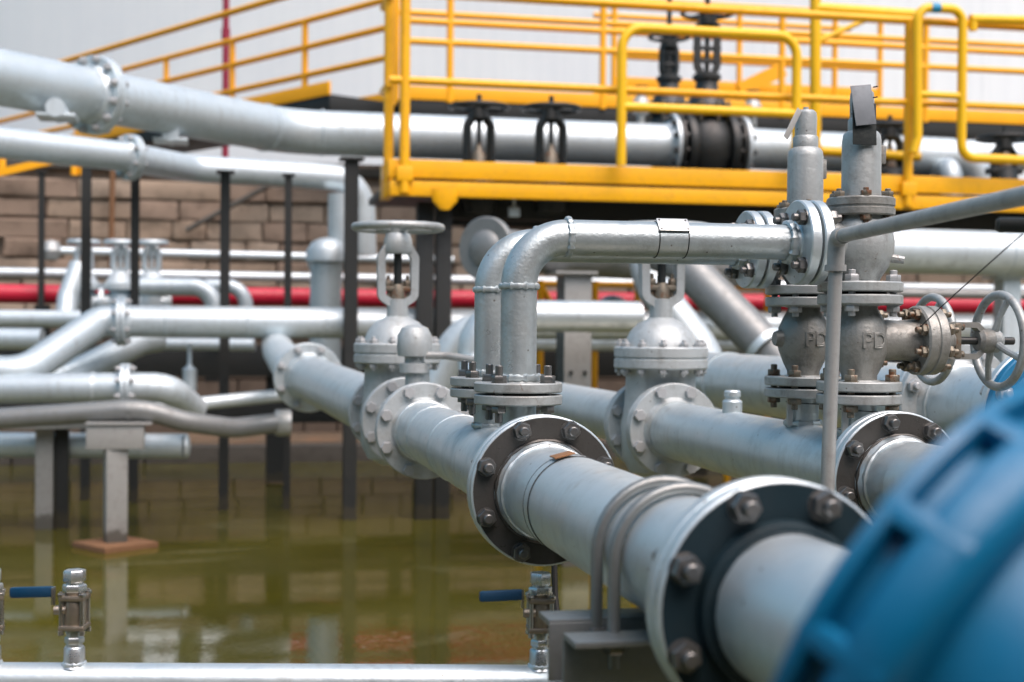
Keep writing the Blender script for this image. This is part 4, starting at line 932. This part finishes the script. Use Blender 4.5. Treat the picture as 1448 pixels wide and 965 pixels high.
# ================================================================== FAR LEFT: red pipe, white valves, thin pipes
YRD = 12.75
red = thing('red_pipe', 'long straight red pipe running along the foot of the stone wall', 'pipe', LX(0, .24, YRD))
ptube(red, 'pipe_wall', [LX(-80, .245, YRD), LX(1540, .245, YRD)], .082, 'red', n=22)
for px in (60, 300, 560, 770, 1000, 1250, 1420): add('saddle', box((0, 0, -.42), (.12, .1, .66)), 'black_steel', red, MW[red].inverted() @ Matrix.Translation(LX(px, .245, YRD)), smooth=0)
for px, lab in ((118, 'white blurred handwheel valve at far left, first of three'), (170, 'white blurred handwheel valve at far left, middle of three'), (214, 'white blurred handwheel valve at far left, last of three')):
    c = LV(px, .16, 11.9); t = thing('far_valve', lab, 'valve', c, 'white valves in the far left cluster', Matrix.Scale(.78, 4))
    add('body', lathe([(0, -.14), (.12, -.1), (.15, 0), (.12, .14), (.19, .16), (.19, .22), (.15, .24), (.1, .33), (.05, .36)], 24), 'silver_far', t)
    fl = bmesh.new()
    for s in (-1, 1): lathe([(0, -.02), (.17, -.02), (.17, .02), (0, .02)], 24, fl, Matrix.Translation((s * .19, 0, .02)) @ Matrix.Rotation(PI / 2, 4, 'Y'))
    tube([(-.2, 0, .02), (.2, 0, .02)], .1, 18, fl); add('flange', fl, 'silver_far', t)
    yk = bmesh.new()
    for s in (-1, 1): tube([(s * .03, 0, .33), (s * .075, 0, .4), (s * .07, 0, .55), (s * .03, 0, .62)], .034, 10, yk)
    add('yoke', yk, 'silver_far', t); add('stem', tube([(0, 0, .33), (0, 0, .68)], .02, 10), 'silver_far', t)
    handwheel(t, Matrix.Translation((0, 0, .66)), .15, .03, 'silver_far', 4, .05, 0, .03, 32)
bgpipe('white pipe elbowing down right of the far white valves, the nearer one', [LV(200, .30, 11.6), LV(302, .30, 11.6), LV(306, -.1, 11.6)], .075, rad=.18)
bgpipe('white pipe elbowing down right of the far white valves, the farther one', [LV(290, .32, 12.0), LV(345, .32, 12.0), LV(352, -.1, 12.0)], .06, rad=.16)
bgpipe('white pipe slanting down left beside the first far white valve', [W(113, 375, 11.8), W(96, 420, 11.7), W(92, 455, 11.6)], .085, rad=.2)
tp = bgpipe('thin grey pipe along the stone wall above the far white valves', [LX(72, .66, 13.6), LX(640, .64, 13.6)], .038)
add('ball_joint', lathe([(0, -.1), (.07, -.08), (.1, 0), (.07, .08), (0, .1)], 18), 'silver_worn', tp, MW[tp].inverted() @ Matrix.Translation(LX(72, .66, 13.6)))
bgpipe('thin grey pipe just above the red pipe', [LX(-60, .44, 13.2), LX(1560, .42, 13.2)], .045)
bgpipe('thin rusty upright conduit against the stone wall', [LX(158, 1.6, 15.3), LX(156, .3, 15.3)], .03, 'plate_rust', name='conduit')
bgpipe('thin grey cable tray brace slanting across the stone wall', [LX(262, .98, 15.3), LX(385, 1.5, 15.3)], .028, 'concrete', name='brace')
# dark skid beam under the far pipes
sk = thing('skid_beam', 'long dark steel beam low behind the far pipes', 'beam', LX(600, -.3, 12.0))
add('beam', box((0, 0, 0), (16, .16, .26), bev=.01), 'black_steel', sk); add('lower_beam', box((0, .05, -.42), (16, .12, .2), bev=.01), 'black_steel', sk); 
for k in range(-6, 7): add('leg', box((0, 0, -.56), (.14, .14, .9)), 'black_steel', sk, Matrix.Translation((k * 1.25, .1, 0)), smooth=0)
# ---- centre / right background
cf = W(688, 352, 7.6)
bgp = thing('flanged_pipe', 'large dull grey pipe with open round end flange under the platform', 'pipe', cf)
xdv = Vector((.72, .69, 0)).normalized()
ptube(bgp, 'pipe_wall', [cf + xdv * .02, cf + xdv * 3.6], .115, 'grey_pipe', n=30)
add('flange', lathe([(.1, -.02), (.165, -.02), (.172, -.014), (.172, .014), (.165, .02), (.13, .022), (.12, .06), (.1, .06)], 48, closed=True), 'grey_pipe', bgp, MW[bgp].inverted() @ frame(cf, xdv) )
add('end_dish', lathe([(.115, .0), (.09, -.035), (.05, -.05), (0, -.055)], 36), 'grey_pipe', bgp, MW[bgp].inverted() @ frame(cf, xdv))
hk = thing('hoist_hook', 'small white lifting lug hanging below the platform above the bypass elbow', 'lug', W(727, 300, 9.85))
add('lug', box((0, 0, 0), (.08, .03, .07), bev=.01), 'silver_far', hk); add('rod', tube([(0, 0, .03), (0, 0, .2)], .012, 8), 'silver_far', hk)
cx = W(817, 470, 7.9)
colm = thing('steel_column', 'grey steel column standing behind the bypass pipe bend', 'column', (cx.x, cx.y, 0))
zt3 = W(817, 388, 7.9).z
add('face_plate', box((0, 0, zt3 / 2), (.155, .012, zt3), bev=.002), 'support', colm); add('web', box((-.07, .09, zt3 / 2), (.012, .17, zt3 - .02)), 'bracket', colm, smooth=0); add('back_flange', box((0, .18, zt3 / 2), (.155, .012, zt3 - .01)), 'bracket', colm, smooth=0)
add('cap_plate', box((-.02, .09, zt3 + .008), (.24, .28, .016)), 'support', colm, smooth=0)
for s in (-1, 1): add('bolt', cached(('cb',), lambda: hexp(.012, 0, .012), 'black'), None, colm, Matrix.Translation((s * .04, -.006, W(817, 527, 7.9).z)) @ Matrix.Rotation(PI / 2, 4, 'X'))
bgpipe('thick pale pipe crossing at right behind the safety valves', [LX(1120, .52, 8.6), LX(1700, .505, 8.6)], .148, n=34)
bgpipe('thin grey pipe under the thick pale pipe at right', [LX(1230, .26, 9.4), LX(1560, .26, 9.4)], .035, 'grey_pipe')
rc = W(1424, 440, 9.6); rcol = thing('steel_column', 'pale grey column at the right edge under the thick pale pipe', 'column', (rc.x, rc.y, 0))
add('shaft', box((0, 0, W(1424, 395, 9.6).z / 2), (.13, .13, W(1424, 395, 9.6).z), bev=.006), 'silver_far', rcol); add('saddle', box((0, 0, W(1424, 395, 9.6).z + .01), (.26, .2, .02)), 'silver_far', rcol, smooth=0)
for n_, (x0, x1, dia) in enumerate(((764, 800, 1), (841, 902, 0), (1030, 1086, 1))):
    YB = 11.4; zt4, zb4 = WY(800, 402, YB).z, WY(800, 470, YB).z
    t = thing('low_railing', ('short yellow trestle in front of the red pipe left of the grey column', 'short yellow rail in front of the red pipe right of the grey column', 'short yellow trestle in front of the red pipe beside the safety valves')[n_], 'railing', (WY(x0, 430, YB).x, YB, zb4), 'short yellow trestles by the red pipe')
    xa, xb = WY(x0, 430, YB).x, WY(x1, 430, YB).x
    for x in (xa, xb): rail(t, 'post', [(x, YB, .0), (x, YB, zt4 + .03)], .03, 'yellow_far')
    rail(t, 'rail', [(xa, YB, zt4), (xb, YB, zt4)], .025, 'yellow_far')
    if dia: rail(t, 'brace', [(xa, YB, zt4), (xb, YB, zb4)], .025, 'yellow_far')
t = bgpipe('white blurred pipe loop in front of the red pipe near the grey column', [LX(852, -.05, 11.0), LX(852, .2, 11.0), LX(880, .2, 11.0), LX(880, -.05, 11.0)], .06, rad=.09, name='pipe_loop')
bgpipe('second silver cross pipe just below the level cross pipe at centre', [LX(640, -.12, 10.6), LX(1150, -.13, 10.6)], .06)
